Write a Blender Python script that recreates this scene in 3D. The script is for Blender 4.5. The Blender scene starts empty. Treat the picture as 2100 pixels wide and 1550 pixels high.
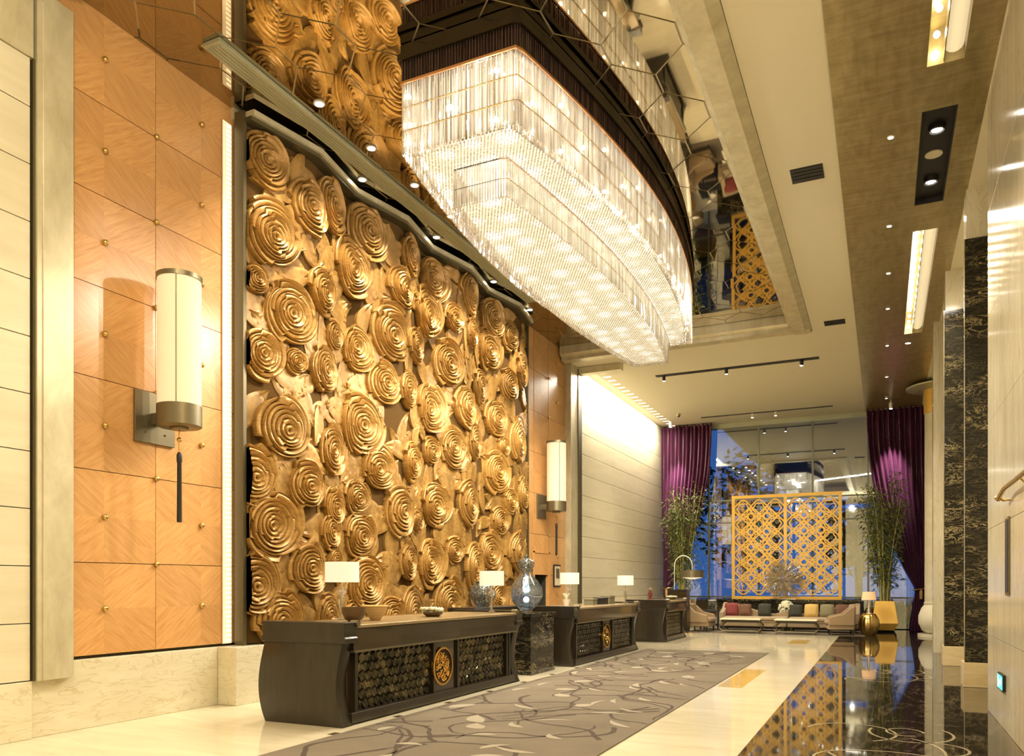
import bpy, math, random
import numpy as np
from mathutils import Vector, Matrix
random.seed(7)
PI = math.pi
C = bpy.context.scene.collection
S = bpy.context.scene

# ------------------------------------------------------------------ camera
cam_d = bpy.data.cameras.new('camera'); cam = bpy.data.objects.new('camera', cam_d); C.objects.link(cam)
S.camera = cam
cam.location = (0, 0, 1.5)
cam.rotation_euler = (PI/2, 0, math.radians(25.3))
cam_d.sensor_fit = 'HORIZONTAL'; cam_d.sensor_width = 36
cam_d.lens = 36*1610/2100
cam_d.shift_y = (1198-775)/2100
cam_d.clip_start = .05; cam_d.clip_end = 400
# ------------------------------------------------------------------ world: blue dusk
W = bpy.data.worlds.new('world'); S.world = W; W.use_nodes = True
bg = W.node_tree.nodes['Background']; bg.inputs[0].default_value = (.10, .24, .85, 1); bg.inputs[1].default_value = .6
# ------------------------------------------------------------------ view
vs = S.view_settings
vs.view_transform = 'Standard'; vs.look = 'None'; vs.gamma = 1; vs.use_curve_mapping = False
vs.exposure = 1.22
S.cycles.use_denoising = True
S.cycles.max_bounces = 6; S.cycles.transparent_max_bounces = 8
S.cycles.use_adaptive_sampling = True; S.cycles.adaptive_threshold = .04
S.cycles.glossy_bounces = 4; S.cycles.transmission_bounces = 4; S.cycles.diffuse_bounces = 3
S.cycles.sample_clamp_indirect = 4; S.cycles.caustics_reflective = False; S.cycles.caustics_refractive = False
WARM = (1, .86, .66)
WARM2 = (1, .90, .74)

def lamp(name, kind, loc, energy, color=WARM, target=None, size=.1, size_y=None, spot=70, blend=.6):
    d = bpy.data.lights.new(name, kind); d.energy = energy; d.color = color
    if kind == 'AREA':
        d.size = size
        if size_y: d.shape = 'RECTANGLE'; d.size_y = size_y
    else: d.shadow_soft_size = size
    if kind == 'SPOT': d.spot_size = math.radians(spot); d.spot_blend = blend
    o = bpy.data.objects.new(name, d); C.objects.link(o); o.location = loc
    if target is not None:
        o.rotation_euler = (Vector(target)-Vector(loc)).to_track_quat('-Z', 'Y').to_euler()
    return o

# downlights over the rose wall
for i in range(8):
    lamp('downlight_beam', 'SPOT', (-6.46, 7.95+1.12*i, 7.54), 200, WARM, (-7.25, 8.05+1.12*i, 2.2), .08, spot=88, blend=.8)
# wall washers at the far stone wall
lamp('wall_washer_beam', 'AREA', (-6.98, 23.9, 7.27), 270, WARM2, (-7.5, 23.9, 4.6), 7.6, .12)
# cove along the wall with the marble piers
lamp('cove_beam', 'AREA', (.93, 14.2, 7.24), 170, WARM2, (1.2, 14.2, 4.), .16, 10.6)
# gold soffit downlights
for y in (4.5, 8.0, 11.26, 14.04, 16.16, 18.23, 21.04, 24.2):
    lamp('soffit_beam', 'SPOT', (.09, y, 7.25), 150, WARM, (.0, y, 0), .06, spot=70, blend=.7)
# slots in the cream ceiling
for x in (-5.2, -3.6, -2.0): lamp('slot_beam', 'SPOT', (x, 21.5, 7.2), 260, WARM, (x, 22.6, 0), .06, spot=85, blend=.8)
for x in (-4.6, -2.4): lamp('track_beam', 'SPOT', (x, 27.4, 7.05), 150, WARM, (x*.6-1.2, 27.9, 2.4), .06, spot=60, blend=.8)
# curtain spots
lamp('curtain_beam', 'SPOT', (-6.75, 27.5, 6.95), 420, (1, .80, .85), (-6.72, 28.5, 5.0), .05, spot=34, blend=.8)
lamp('curtain_beam', 'SPOT', (.22, 27.5, 6.95), 420, (1, .80, .85), (.25, 28.5, 5.0), .05, spot=34, blend=.8)
# bulbs low in the chandelier, throwing light down into the hall
for i in range(10):
    lamp('chandelier_down_beam', 'SPOT', (-4.2+(.3 if i % 2 else -.3), 8.2+.78*i, 5.86), 96, WARM2, (-4.2, 8.2+.78*i, 0), .03, spot=178, blend=.4)
for i in range(8):
    lamp('chandelier_core', 'POINT', (-4.2, 8.1+1.0*i, 6.85), 56, WARM2, size=.05)
# unseen fill lights added behind the photographer
for x in (-6, -3.4, -.8):
    for y in (-1.5, 1.2): lamp('fill_beam', 'SPOT', (x, y, 7.2), 165, WARM, (x, y+.3, 0), .1, spot=120, blend=.9)
    lamp('fill_point', 'POINT', (x+1.6, 2.9, 6.4), 92, WARM, size=.12)  # added without a fixture to brighten the upper wood panels

# ------------------------------------------------------------------ materials
def newmat(name):
    m = bpy.data.materials.new(name); m.use_nodes = True
    n = m.node_tree.nodes; l = m.node_tree.links
    return m, n, l, n['Principled BSDF']
def mat(name, col, rough=.5, metal=0, emit=None, es=0, coat=0, alpha=1, trans=0, sheen=0):
    m, n, l, b = newmat(name)
    b.inputs['Base Color'].default_value = (*col, 1); b.inputs['Roughness'].default_value = rough
    b.inputs['Metallic'].default_value = metal; b.inputs['Coat Weight'].default_value = coat
    b.inputs['Coat Roughness'].default_value = .05; b.inputs['Alpha'].default_value = alpha
    b.inputs['Transmission Weight'].default_value = trans; b.inputs['Sheen Weight'].default_value = sheen
    if emit: b.inputs['Emission Color'].default_value = (*emit, 1); b.inputs['Emission Strength'].default_value = es
    return m
def ramp(n, l, fac, stops):
    r = n.new('ShaderNodeValToRGB'); e = r.color_ramp.elements
    while len(e) < len(stops): e.new(.5)
    for k, (p, c) in enumerate(stops): e[k].position = p; e[k].color = (*c, 1)
    l.new(fac, r.inputs[0]); return r.outputs[0]
def coords(n, l, scale=(1, 1, 1), rot=(0, 0, 0), kind='Object'):
    t = n.new('ShaderNodeTexCoord'); mp = n.new('ShaderNodeMapping')
    mp.inputs['Scale'].default_value = scale; mp.inputs['Rotation'].default_value = rot
    if kind == 'World':
        g = n.new('ShaderNodeNewGeometry'); l.new(g.outputs['Position'], mp.inputs[0])
    else: l.new(t.outputs[kind], mp.inputs[0])
    return mp.outputs[0]
def noise(n, l, vec, scale=5, detail=4, dist=0, rough=.5):
    t = n.new('ShaderNodeTexNoise'); t.inputs['Scale'].default_value = scale; t.inputs['Detail'].default_value = detail
    t.inputs['Distortion'].default_value = dist; t.inputs['Roughness'].default_value = rough
    l.new(vec, t.inputs['Vector']); return t.outputs['Fac']
def mth(n, l, op, a, b=None):
    t = n.new('ShaderNodeMath'); t.operation = op
    for k, x in enumerate((a, b)):
        if x is None: continue
        if isinstance(x, (int, float)): t.inputs[k].default_value = x
        else: l.new(x, t.inputs[k])
    return t.outputs[0]
def bump(n, l, b, h, strength=.3, dist=.02):
    t = n.new('ShaderNodeBump'); t.inputs['Strength'].default_value = strength; t.inputs['Distance'].default_value = dist
    l.new(h, t.inputs['Height']); l.new(t.outputs[0], b.inputs['Normal'])
def objrand(n, l, amt, col):
    """vary brightness piece by piece"""
    i = n.new('ShaderNodeObjectInfo'); h = n.new('ShaderNodeHueSaturation')
    v = mth(n, l, 'ADD', mth(n, l, 'MULTIPLY', i.outputs['Random'], amt), 1-amt/2)
    l.new(v, h.inputs['Value']); l.new(col, h.inputs['Color']); return h.outputs[0]

def stone_mat(name, a, b_, rough, scale=(1, 1, 1), rot=(0, 0, 0), vary=.06, vein=None):
    m, n, l, b = newmat(name)
    v = coords(n, l, scale, rot, 'World')
    f = noise(n, l, v, 1.6, 8, 1.2, .6)
    c = ramp(n, l, f, [(.3, a), (.7, b_)])
    if vein:
        f2 = noise(n, l, v, 2.2, 6, 2.5, .55)
        k = mth(n, l, 'ABSOLUTE', mth(n, l, 'SUBTRACT', f2, .5))
        c2 = ramp(n, l, k, [(0, (1, 1, 1)), (.025, (0, 0, 0))])
        mx = n.new('ShaderNodeMix'); mx.data_type = 'RGBA'; mx.inputs[7].default_value = (*vein, 1)
        l.new(mth(n, l, 'MULTIPLY', c2, .6), mx.inputs[0]); l.new(c, mx.inputs[6]); c = mx.outputs[2]
    c = objrand(n, l, vary, c)
    l.new(c, b.inputs['Base Color']); b.inputs['Roughness'].default_value = rough
    return m
M = {}
M['stone'] = stone_mat('cream_stone', (.62, .56, .38), (.72, .66, .48), .32, (1, .25, 2.2), (.25, 0, 0))
M['stone_base'] = stone_mat('veined_cream_stone', (.64, .58, .40), (.74, .68, .50), .2, (1, .6, 2), (.7, 0, 0), vein=(.50, .40, .2))
M['stone_right'] = stone_mat('polished_cream_marble', (.58, .52, .35), (.72, .66, .47), .12, (2.5, 2.5, .3), (.35, 0, 0), vein=(.45, .35, .17))
M['floor_cream'] = stone_mat('polished_cream_floor', (.60, .53, .36), (.70, .63, .45), .09, (.5, 2.2, 1), (0, 0, 0))
M['travertine'] = stone_mat('golden_travertine', (.62, .48, .24), (.74, .60, .34), .2, (1, .4, 5))
M['plaster'] = mat('cream_plaster', (.76, .70, .52), .6)
M['brown_inlay'] = mat('brown_inlay', (.10, .07, .03), .15)
M['gold_inlay'] = stone_mat('gold_marble_inlay', (.42, .26, .05), (.58, .42, .12), .1, (6, 6, 1))

def wood_panel_mat():
    m, n, l, b = newmat('diamond_matched_veneer')
    t = n.new('ShaderNodeTexCoord'); sp = n.new('ShaderNodeSeparateXYZ'); l.new(t.outputs['Object'], sp.inputs[0])
    ay = mth(n, l, 'ABSOLUTE', sp.outputs[1]); az = mth(n, l, 'MULTIPLY', mth(n, l, 'ABSOLUTE', sp.outputs[2]), 1.34)
    g = mth(n, l, 'SUBTRACT', ay, az); a = mth(n, l, 'ADD', ay, az)
    i = n.new('ShaderNodeObjectInfo')
    cb = n.new('ShaderNodeCombineXYZ')
    sg = mth(n, l, 'SIGN', mth(n, l, 'MULTIPLY', sp.outputs[1], sp.outputs[2]))
    l.new(mth(n, l, 'MULTIPLY', g, 9), cb.inputs[0])
    l.new(mth(n, l, 'ADD', mth(n, l, 'MULTIPLY', a, .9), mth(n, l, 'MULTIPLY', sg, 7)), cb.inputs[1])
    l.new(mth(n, l, 'MULTIPLY', i.outputs['Random'], 40), cb.inputs[2])
    f = noise(n, l, cb.outputs[0], 2.2, 7, .9, .62)
    c = ramp(n, l, f, [(.2, (.47, .225, .065)), (.5, (.61, .325, .115)), (.8, (.70, .41, .165))])
    q = ramp(n, l, mth(n, l, 'ADD', mth(n, l, 'MULTIPLY', sg, .5), .5), [(0, (.94, .94, .94)), (1, (1.03, 1.03, 1.03))])
    mx = n.new('ShaderNodeMix'); mx.data_type = 'RGBA'; mx.blend_type = 'MULTIPLY'; mx.inputs[0].default_value = 1
    l.new(c, mx.inputs[6]); l.new(q, mx.inputs[7])
    l.new(objrand(n, l, .12, mx.outputs[2]), b.inputs['Base Color']); b.inputs['Roughness'].default_value = .28
    return m
M['veneer'] = wood_panel_mat()

def carved_mat():
    m, n, l, b = newmat('gilded_carved_wood')
    v = coords(n, l, (1, 3, 14))
    f = noise(n, l, v, 3, 6, .6, .6)
    c = ramp(n, l, f, [(.25, (.24, .125, .027)), (.55, (.39, .215, .052)), (.8, (.50, .30, .085))])
    l.new(objrand(n, l, .22, c), b.inputs['Base Color'])
    b.inputs['Roughness'].default_value = .36; b.inputs['Metallic'].default_value = .22
    bump(n, l, b, f, .25, .01); return m
M['carved'] = carved_mat()
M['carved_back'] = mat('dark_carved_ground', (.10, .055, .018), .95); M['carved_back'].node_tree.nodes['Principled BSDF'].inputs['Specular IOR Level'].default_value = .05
def leaf_mat():
    m, n, l, b = newmat('gilded_carved_leaf')
    v = coords(n, l, (1, 1, 1))
    w = n.new('ShaderNodeTexWave'); w.inputs['Scale'].default_value = 6; w.inputs['Distortion'].default_value = 1.2; w.inputs['Detail'].default_value = 1
    l.new(v, w.inputs['Vector'])
    c = ramp(n, l, w.outputs['Fac'], [(.0, (.27, .145, .032)), (.6, (.34, .19, .048)), (1, (.39, .225, .06))])
    l.new(objrand(n, l, .3, c), b.inputs['Base Color']); b.inputs['Roughness'].default_value = .42; b.inputs['Metallic'].default_value = .18
    return m
M['leaf'] = leaf_mat()

def gold_leaf_mat():
    m, n, l, b = newmat('brushed_gold_leaf')
    v = coords(n, l, (3.5, .8, 1), (0, 0, 0), 'World'); v2 = coords(n, l, (.7, 4.5, 1), (0, 0, 0), 'World')
    f = mth(n, l, 'MULTIPLY', mth(n, l, 'ADD', noise(n, l, v, 3, 5, .5), noise(n, l, v2, 3, 5, .5)), .5)
    c = ramp(n, l, f, [(.35, (.33, .26, .12)), (.5, (.41, .33, .16)), (.65, (.50, .41, .22))])
    l.new(c, b.inputs['Base Color']); b.inputs['Metallic'].default_value = .55; b.inputs['Roughness'].default_value = .30
    return m
M['gold_leaf'] = gold_leaf_mat()
def silver_leaf_mat():
    m, n, l, b = newmat('champagne_metal_leaf')
    f = noise(n, l, coords(n, l, (1, 1, .5), (0, 0, 0), 'World'), 4, 6, .4, .65)
    c = ramp(n, l, f, [(.3, (.52, .46, .29)), (.7, (.72, .66, .46))])
    l.new(c, b.inputs['Base Color']); b.inputs['Metallic'].default_value = .35; b.inputs['Roughness'].default_value = .38
    return m
M['silver_leaf'] = silver_leaf_mat()
M['trim_green'] = mat('sage_metal_trim', (.42, .42, .28), .4, .4)
M['trim_dark'] = mat('dark_bronze_trim', (.12, .10, .05), .4, .5)
M['mirror'] = mat('bronze_mirror', (.46, .40, .28), .025, 1)
M['mirror_grid'] = mat('mirror_joint_strip', (.62, .55, .38), .35, .6)
M['lacquer'] = mat('dark_lacquer', (.030, .019, .009), .16, 0, coat=.6)
def lacquer2():
    m, n, l, b = newmat('dark_stained_timber')
    f = noise(n, l, coords(n, l, (6, .8, .8)), 3, 6, .5)
    c = ramp(n, l, f, [(.3, (.014, .010, .005)), (.7, (.026, .019, .010))])
    l.new(c, b.inputs['Base Color']); b.inputs['Roughness'].default_value = .3; b.inputs['Coat Weight'].default_value = .15
    return m
M['timber'] = lacquer2()
M['worktop'] = mat('honed_taupe_worktop', (.30, .22, .11), .25, .2)
def hexglass():
    m, n, l, b = newmat('smoked_hex_tile')
    f = noise(n, l, coords(n, l, (1, 1, 1), (0, 0, 0), 'World'), 9, 3, .3)
    c = ramp(n, l, f, [(.4, (.030, .026, .014)), (.62, (.12, .10, .05)), (.8, (.30, .24, .12))])
    l.new(objrand(n, l, .9, c), b.inputs['Base Color']); b.inputs['Roughness'].default_value = .16; b.inputs['Metallic'].default_value = .7
    return m
M['hex'] = hexglass()
M['gold'] = mat('polished_gold', (.83, .50, .13), .25, 1)
M['gold_paint'] = mat('gold_painted_wood', (.72, .43, .075), .35, .35)
M['brass'] = mat('brass', (.62, .44, .16), .28, 1)
M['bronze'] = mat('antique_bronze', (.20, .17, .10), .38, .7)
M['black'] = mat('matt_black', (.012, .011, .009), .5)
M['chrome'] = mat('chrome', (.8, .8, .8), .08, 1)
def blackmarble():
    m, n, l, b = newmat('black_gold_veined_marble')
    v = coords(n, l, (1.4, 1.4, 4.2), (0, .18, 0), 'World')
    f = noise(n, l, v, 2.3, 9, 1.6, .68)
    k = mth(n, l, 'ABSOLUTE', mth(n, l, 'SUBTRACT', f, .5))
    vein = ramp(n, l, k, [(0, (1, 1, 1)), (.022, (.0, .0, .0))])
    msk = ramp(n, l, noise(n, l, v, .9, 3, .5), [(.45, (0, 0, 0)), (.62, (1, 1, 1))])
    mx = n.new('ShaderNodeMix'); mx.data_type = 'RGBA'
    mx.inputs[6].default_value = (.014, .012, .008, 1); mx.inputs[7].default_value = (.62, .50, .24, 1)
    l.new(mth(n, l, 'MULTIPLY', vein, mth(n, l, 'ADD', mth(n, l, 'MULTIPLY', msk, .85), .12)), mx.inputs[0])
    l.new(mx.outputs[2], b.inputs['Base Color']); b.inputs['Roughness'].default_value = .10
    return m
M['black_marble'] = blackmarble()
def darkfloor():
    m, n, l, b = newmat('polished_dark_marble_floor')
    f = noise(n, l, coords(n, l, (1, .5, 1), (0, 0, .5), 'World'), 1.5, 8, 1.5, .6)
    k = mth(n, l, 'ABSOLUTE', mth(n, l, 'SUBTRACT', f, .5))
    c = ramp(n, l, k, [(0, (.10, .075, .045)), (.02, (.020, .015, .009))])
    l.new(c, b.inputs['Base Color']); b.inputs['Roughness'].default_value = .035
    b.inputs['IOR'].default_value = 1.9
    return m
M['floor_dark'] = darkfloor()
def carpet_mat():
    m, n, l, b = newmat('woven_taupe_carpet')
    v = coords(n, l, (1, 1, 1), (0, 0, 0), 'World')
    f = noise(n, l, v, 240, 2); g = noise(n, l, v, 1.2, 3)
    c = ramp(n, l, mth(n, l, 'ADD', mth(n, l, 'MULTIPLY', f, .6), mth(n, l, 'MULTIPLY', g, .4)), [(.35, (.11, .085, .053)), (.65, (.18, .145, .095))])
    l.new(c, b.inputs['Base Color']); b.inputs['Roughness'].default_value = .95; bump(n, l, b, f, .5, .004)
    return m
M['carpet'] = carpet_mat()
M['carpet_line'] = mat('dark_carpet_pile', (.055, .036, .020), .95)
M['carpet_leaf'] = mat('pale_carpet_pile', (.29, .25, .175), .95)
def crystal():
    m, n, l, b = newmat('crystal_rod'); n.remove(b)
    out = [x for x in n if x.type == 'OUTPUT_MATERIAL'][0]
    tr = n.new('ShaderNodeBsdfTransparent'); gl = n.new('ShaderNodeBsdfGlossy'); tl = n.new('ShaderNodeBsdfTranslucent'); df = n.new('ShaderNodeBsdfDiffuse')
    gl.inputs['Roughness'].default_value = .12; gl.inputs['Color'].default_value = (1, .97, .9, 1)
    tl.inputs['Color'].default_value = (.95, .92, .86, 1); df.inputs['Color'].default_value = (.9, .86, .78, 1)
    refraction_col = ramp(n, l, noise(n, l, coords(n, l, (1, 1, .02), (0, 0, 0), 'World'), 26, 2, 0, .6), [(.38, (.30, .23, .15)), (.56, (1, .97, .91))])  # brown and pale refraction streaks painted into the crystal colour
    l.new(refraction_col, tl.inputs['Color']); l.new(refraction_col, df.inputs['Color'])
    a = n.new('ShaderNodeMixShader'); a.inputs[0].default_value = .35; l.new(tl.outputs[0], a.inputs[1]); l.new(df.outputs[0], a.inputs[2])
    c = n.new('ShaderNodeMixShader'); c.inputs[0].default_value = .55; l.new(a.outputs[0], c.inputs[1]); l.new(gl.outputs[0], c.inputs[2])
    d = n.new('ShaderNodeMixShader'); d.inputs[0].default_value = .42; l.new(c.outputs[0], d.inputs[1]); l.new(tr.outputs[0], d.inputs[2])
    l.new(d.outputs[0], out.inputs[0]); return m
M['crystal'] = crystal()
def lightpanel():
    m, n, l, b = newmat('chandelier_diffuser')
    v = coords(n, l, (1, 1, 0), (0, 0, 0), 'World')
    vo = n.new('ShaderNodeTexVoronoi'); vo.inputs['Scale'].default_value = 2.6; vo.inputs['Randomness'].default_value = .35
    l.new(v, vo.inputs['Vector'])
    st = mth(n, l, 'ADD', .33, mth(n, l, 'MULTIPLY', ramp(n, l, vo.outputs['Distance'], [(.0, (1, 1, 1)), (.42, (0, 0, 0))]), .9))
    b.inputs['Base Color'].default_value = (.8, .8, .75, 1); b.inputs['Emission Color'].default_value = (1, .90, .70, 1)
    l.new(st, b.inputs['Emission Strength']); return m
M['light_panel'] = lightpanel()
M['bulb'] = mat('bulb', (1, 1, 1), .3, emit=(1, .9, .72), es=30)
M['downlight'] = mat('lit_downlight', (1, 1, 1), .3, emit=(1, .93, .8), es=9)
M['led'] = mat('led_dot', (1, .9, .8), .3, emit=(1, .82, .58), es=.8)
M['led_glow'] = mat('led_wood_glow', (1, .9, .75), .6, emit=(1, .70, .42), es=.24)  # emissive colour in place of led glow on the wood edge
M['shade_silk'] = mat('lit_silk_shade', (.60, .50, .34), .8, emit=(1, .76, .44), es=.24)
M['shade_lamp'] = mat('lit_lamp_shade', (.55, .48, .38), .8, emit=(1, .80, .58), es=.30)
M['shade_amber'] = mat('amber_lamp_shade', (.7, .45, .25), .8, emit=(1, .60, .28), es=.2)
M['dark_band'] = mat('plum_brown_band', (.055, .032, .026), .25, .5)
M['dark_rod'] = mat('smoked_crystal_rod', (.10, .065, .055), .12, .6)
M['copper'] = mat('copper_rim', (.75, .42, .22), .3, 1)
M['black_rim'] = mat('black_bronze_rim', (.035, .025, .012), .25, .6)
M['clear'] = None
def glass(name, col, refl, rough=.02):
    m, n, l, b = newmat(name); n.remove(b)
    out = [x for x in n if x.type == 'OUTPUT_MATERIAL'][0]
    tr = n.new('ShaderNodeBsdfTransparent'); gl = n.new('ShaderNodeBsdfGlossy'); gl.inputs['Roughness'].default_value = rough
    tr.inputs['Color'].default_value = (*col, 1); mx = n.new('ShaderNodeMixShader')
    fr = n.new('ShaderNodeLayerWeight'); fr.inputs[0].default_value = .3
    l.new(mth(n, l, 'ADD', mth(n, l, 'MULTIPLY', fr.outputs['Facing'], .5), refl), mx.inputs[0])
    l.new(tr.outputs[0], mx.inputs[1]); l.new(gl.outputs[0], mx.inputs[2]); l.new(mx.outputs[0], out.inputs[0]); return m
M['pane'] = glass('window_pane', (.72, .86, .82), .42)
M['clear'] = glass('clear_glass', (.93, .95, .92), .16, .05)
def crackle():
    m, n, l, b = newmat('crackled_mosaic_glass')
    vo = n.new('ShaderNodeTexVoronoi'); vo.inputs['Scale'].default_value = 34; l.new(coords(n, l), vo.inputs['Vector'])
    c = ramp(n, l, vo.outputs['Distance'], [(.1, (.75, .78, .76)), (.5, (.12, .15, .15))])
    l.new(c, b.inputs['Base Color']); b.inputs['Roughness'].default_value = .12; b.inputs['Metallic'].default_value = .6
    b.inputs['Alpha'].default_value = .62; return m
M['crackle'] = crackle()
M['blue_lamp'] = mat('blue_white_lamp', (1, 1, 1), .3, emit=(.45, .72, 1), es=7)
def velvet():
    m, n, l, b = newmat('plum_velvet')
    f = noise(n, l, coords(n, l, (6, 6, .6)), 5, 3)
    c = ramp(n, l, f, [(.3, (.035, .004, .016)), (.7, (.075, .010, .034))])
    l.new(c, b.inputs['Base Color']); b.inputs['Roughness'].default_value = .45; b.inputs['Sheen Weight'].default_value = .25
    b.inputs['Sheen Tint'].default_value = (.8, .3, .6, 1); return m
M['velvet'] = velvet()
M['bamboo_leaf'] = mat('bamboo_leaf', (.13, .15, .035), .5)
M['bamboo_cane'] = mat('bamboo_cane', (.48, .44, .14), .35)
M['sofa'] = mat('taupe_upholstery', (.33, .24, .13), .75, sheen=.3)
M['chair'] = mat('tan_upholstery', (.28, .19, .095), .75, sheen=.2)
M['red_fab'] = mat('wine_cushion', (.18, .03, .025), .8); M['brown_fab'] = mat('brown_cushion', (.13, .06, .03), .8)
M['gold_fab'] = mat('gold_cushion', (.55, .36, .10), .6); M['olive_fab'] = mat('grey_olive_cushion', (.20, .18, .10), .8)
M['dark_fab'] = mat('dark_green_cushion', (.03, .03, .018), .8)
M['rug'] = mat('taupe_rug', (.17, .135, .09), .95)
M['white'] = mat('white_ceramic', (.75, .70, .58), .3); M['flower'] = mat('white_petal', (.72, .70, .50), .7); M['green'] = mat('dark_leaf', (.06, .10, .03), .6)
M['paper'] = mat('paper', (.7, .62, .45), .7)
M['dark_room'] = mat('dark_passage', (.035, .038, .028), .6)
M['outdoor_dark'] = mat('dusk_foliage', (.012, .028, .02), .8); M['outdoor_ground'] = mat('dusk_paving', (.05, .07, .12), .5)
M['outdoor_white'] = mat('pale_render', (.55, .6, .75), .6)
M['exit'] = mat('exit_sign_face', (.1, .6, .5), .4, emit=(.05, .9, .62), es=.9)
M['exit_white'] = mat('exit_sign_white', (.9, 1, .95), .4, emit=(.8, 1, .9), es=1.1)
def striped():
    m, n, l, b = newmat('striped_woven_basket')
    w = n.new('ShaderNodeTexWave'); w.bands_direction = 'Z'; w.inputs['Scale'].default_value = 16; w.inputs['Distortion'].default_value = 1
    l.new(coords(n, l), w.inputs['Vector'])
    l.new(ramp(n, l, w.outputs['Fac'], [(.2, (.50, .24, .08)), (.7, (.66, .52, .26))]), b.inputs['Base Color']); return m
M['striped'] = striped()
M['bowl_dark'] = mat('dark_wood_bowl', (.10, .055, .02), .35)
M['wire'] = mat('silver_wire', (.62, .55, .42), .3, .9)

# ------------------------------------------------------------------ mesh helpers
class MB:
    def __init__(s): s.v = []; s.f = []
    def add(s, v, f):
        o = len(s.v); s.v += [tuple(p) for p in v]; s.f += [tuple(i+o for i in q) for q in f]; return s
    def box(s, x0, y0, z0, x1, y1, z1):
        x0, x1 = min(x0, x1), max(x0, x1); y0, y1 = min(y0, y1), max(y0, y1); z0, z1 = min(z0, z1), max(z0, z1)
        return s.add([(x0, y0, z0), (x1, y0, z0), (x1, y1, z0), (x0, y1, z0), (x0, y0, z1), (x1, y0, z1), (x1, y1, z1), (x0, y1, z1)],
              [(0, 3, 2, 1), (4, 5, 6, 7), (0, 1, 5, 4), (1, 2, 6, 5), (2, 3, 7, 6), (3, 0, 4, 7)])
    def lathe(s, prof, n=24, c=(0, 0, 0), cap=True):
        v = []; f = []
        for r, z in prof:
            for k in range(n):
                a = 2*PI*k/n; v.append((c[0]+r*math.cos(a), c[1]+r*math.sin(a), c[2]+z))
        for i in range(len(prof)-1):
            for k in range(n):
                f.append((i*n+k, i*n+(k+1) % n, (i+1)*n+(k+1) % n, (i+1)*n+k))
        if cap: f += [tuple(range(n-1, -1, -1)), tuple((len(prof)-1)*n+k for k in range(n))]
        return s.add(v, f)
    def tube(s, pts, r, n=8, cap=True):
        P = [Vector(p) for p in pts]; R = r if isinstance(r, (list, tuple)) else [r]*len(P); v = []; f = []
        up = Vector((0, 0, 1))
        for i, p in enumerate(P):
            t = (P[min(i+1, len(P)-1)]-P[max(i-1, 0)]).normalized()
            a = t.cross(up)
            if a.length < 1e-3: a = t.cross(Vector((0, 1, 0)))
            a.normalize(); b = a.cross(t)
            for k in range(n):
                w = 2*PI*k/n; v.append(p+a*(R[i]*math.cos(w))+b*(R[i]*math.sin(w)))
        for i in range(len(P)-1):
            for k in range(n): f.append((i*n+k, i*n+(k+1) % n, (i+1)*n+(k+1) % n, (i+1)*n+k))
        if cap: f += [tuple(range(n-1, -1, -1)), tuple((len(P)-1)*n+k for k in range(n))]
        return s.add(v, f)
    def ball(s, c, r, n=12, m=8, sc=(1, 1, 1)):
        v = []; f = []
        for i in range(1, m):
            a = PI*i/m
            for k in range(n):
                b = 2*PI*k/n
                v.append((c[0]+sc[0]*r*math.sin(a)*math.cos(b), c[1]+sc[1]*r*math.sin(a)*math.sin(b), c[2]+sc[2]*r*math.cos(a)))
        t = len(v); v += [(c[0], c[1], c[2]+sc[2]*r), (c[0], c[1], c[2]-sc[2]*r)]
        for i in range(m-2):
            for k in range(n): f.append((i*n+k, (i+1)*n+k, (i+1)*n+(k+1) % n, i*n+(k+1) % n))
        for k in range(n): f += [(t, k, (k+1) % n), (t+1, (m-2)*n+(k+1) % n, (m-2)*n+k)]
        return s.add(v, f)
    def prism(s, poly, axis, a0, a1):
        """poly of 2-D points extruded along axis 'x','y' or 'z'"""
        n = len(poly)
        def P(p, a): return {'y': (p[0], a, p[1]), 'x': (a, p[0], p[1]), 'z': (p[0], p[1], a)}[axis]
        v = [P(p, a0) for p in poly]+[P(p, a1) for p in poly]
        f = [tuple(range(n)), tuple(range(2*n-1, n-1, -1))]+[((i+1) % n, i, i+n, (i+1) % n+n) for i in range(n)]
        return s.add(v, f)
    def mesh(s, name, m, smooth=False, fix=True):
        me = bpy.data.meshes.new(name); me.from_pydata(s.v, [], s.f)
        if fix:
            import bmesh
            b = bmesh.new(); b.from_mesh(me); bmesh.ops.recalc_face_normals(b, faces=b.faces); b.to_mesh(me); b.free()
        me.materials.append(m)
        if smooth: me.polygons.foreach_set('use_smooth', [True]*len(me.polygons)); 
        return me
    def build(s, name, m, parent=None, smooth=False, bevel=0, loc=None, fix=True, seg=2):
        return put(name, s.mesh(name, m, smooth, fix), parent, loc, bevel, smooth, seg)
def put(name, me, parent=None, loc=None, bevel=0, smooth=False, seg=2):
    o = bpy.data.objects.new(name, me); C.objects.link(o)
    if parent: o.parent = parent
    if loc is not None: o.location = loc
    if bevel:
        b = o.modifiers.new('bevel', 'BEVEL'); b.width = bevel; b.segments = seg; b.limit_method = 'ANGLE'; b.angle_limit = math.radians(40)
        if smooth is False:
            me.polygons.foreach_set('use_smooth', [True]*len(me.polygons)); 
            try: b.harden_normals = True
            except Exception: pass
    if smooth and not bevel:
        try:
            me.set_sharp_from_angle(angle=math.radians(42))
        except Exception: pass
    return o
def tag(o, label, cat, group=None):
    o['label'] = label; o['category'] = cat
    if group: o['group'] = group
    return o
def thing(name, label, cat, loc=(0, 0, 0), rz=0, group=None):
    o = bpy.data.objects.new(name, None); C.objects.link(o); o.empty_display_size = .1
    o.location = loc; o.rotation_euler = (0, 0, rz); return tag(o, label, cat, group)
def struct(o, label=None):
    o['kind'] = 'structure'
    if label: o['label'] = label
    return o
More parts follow.
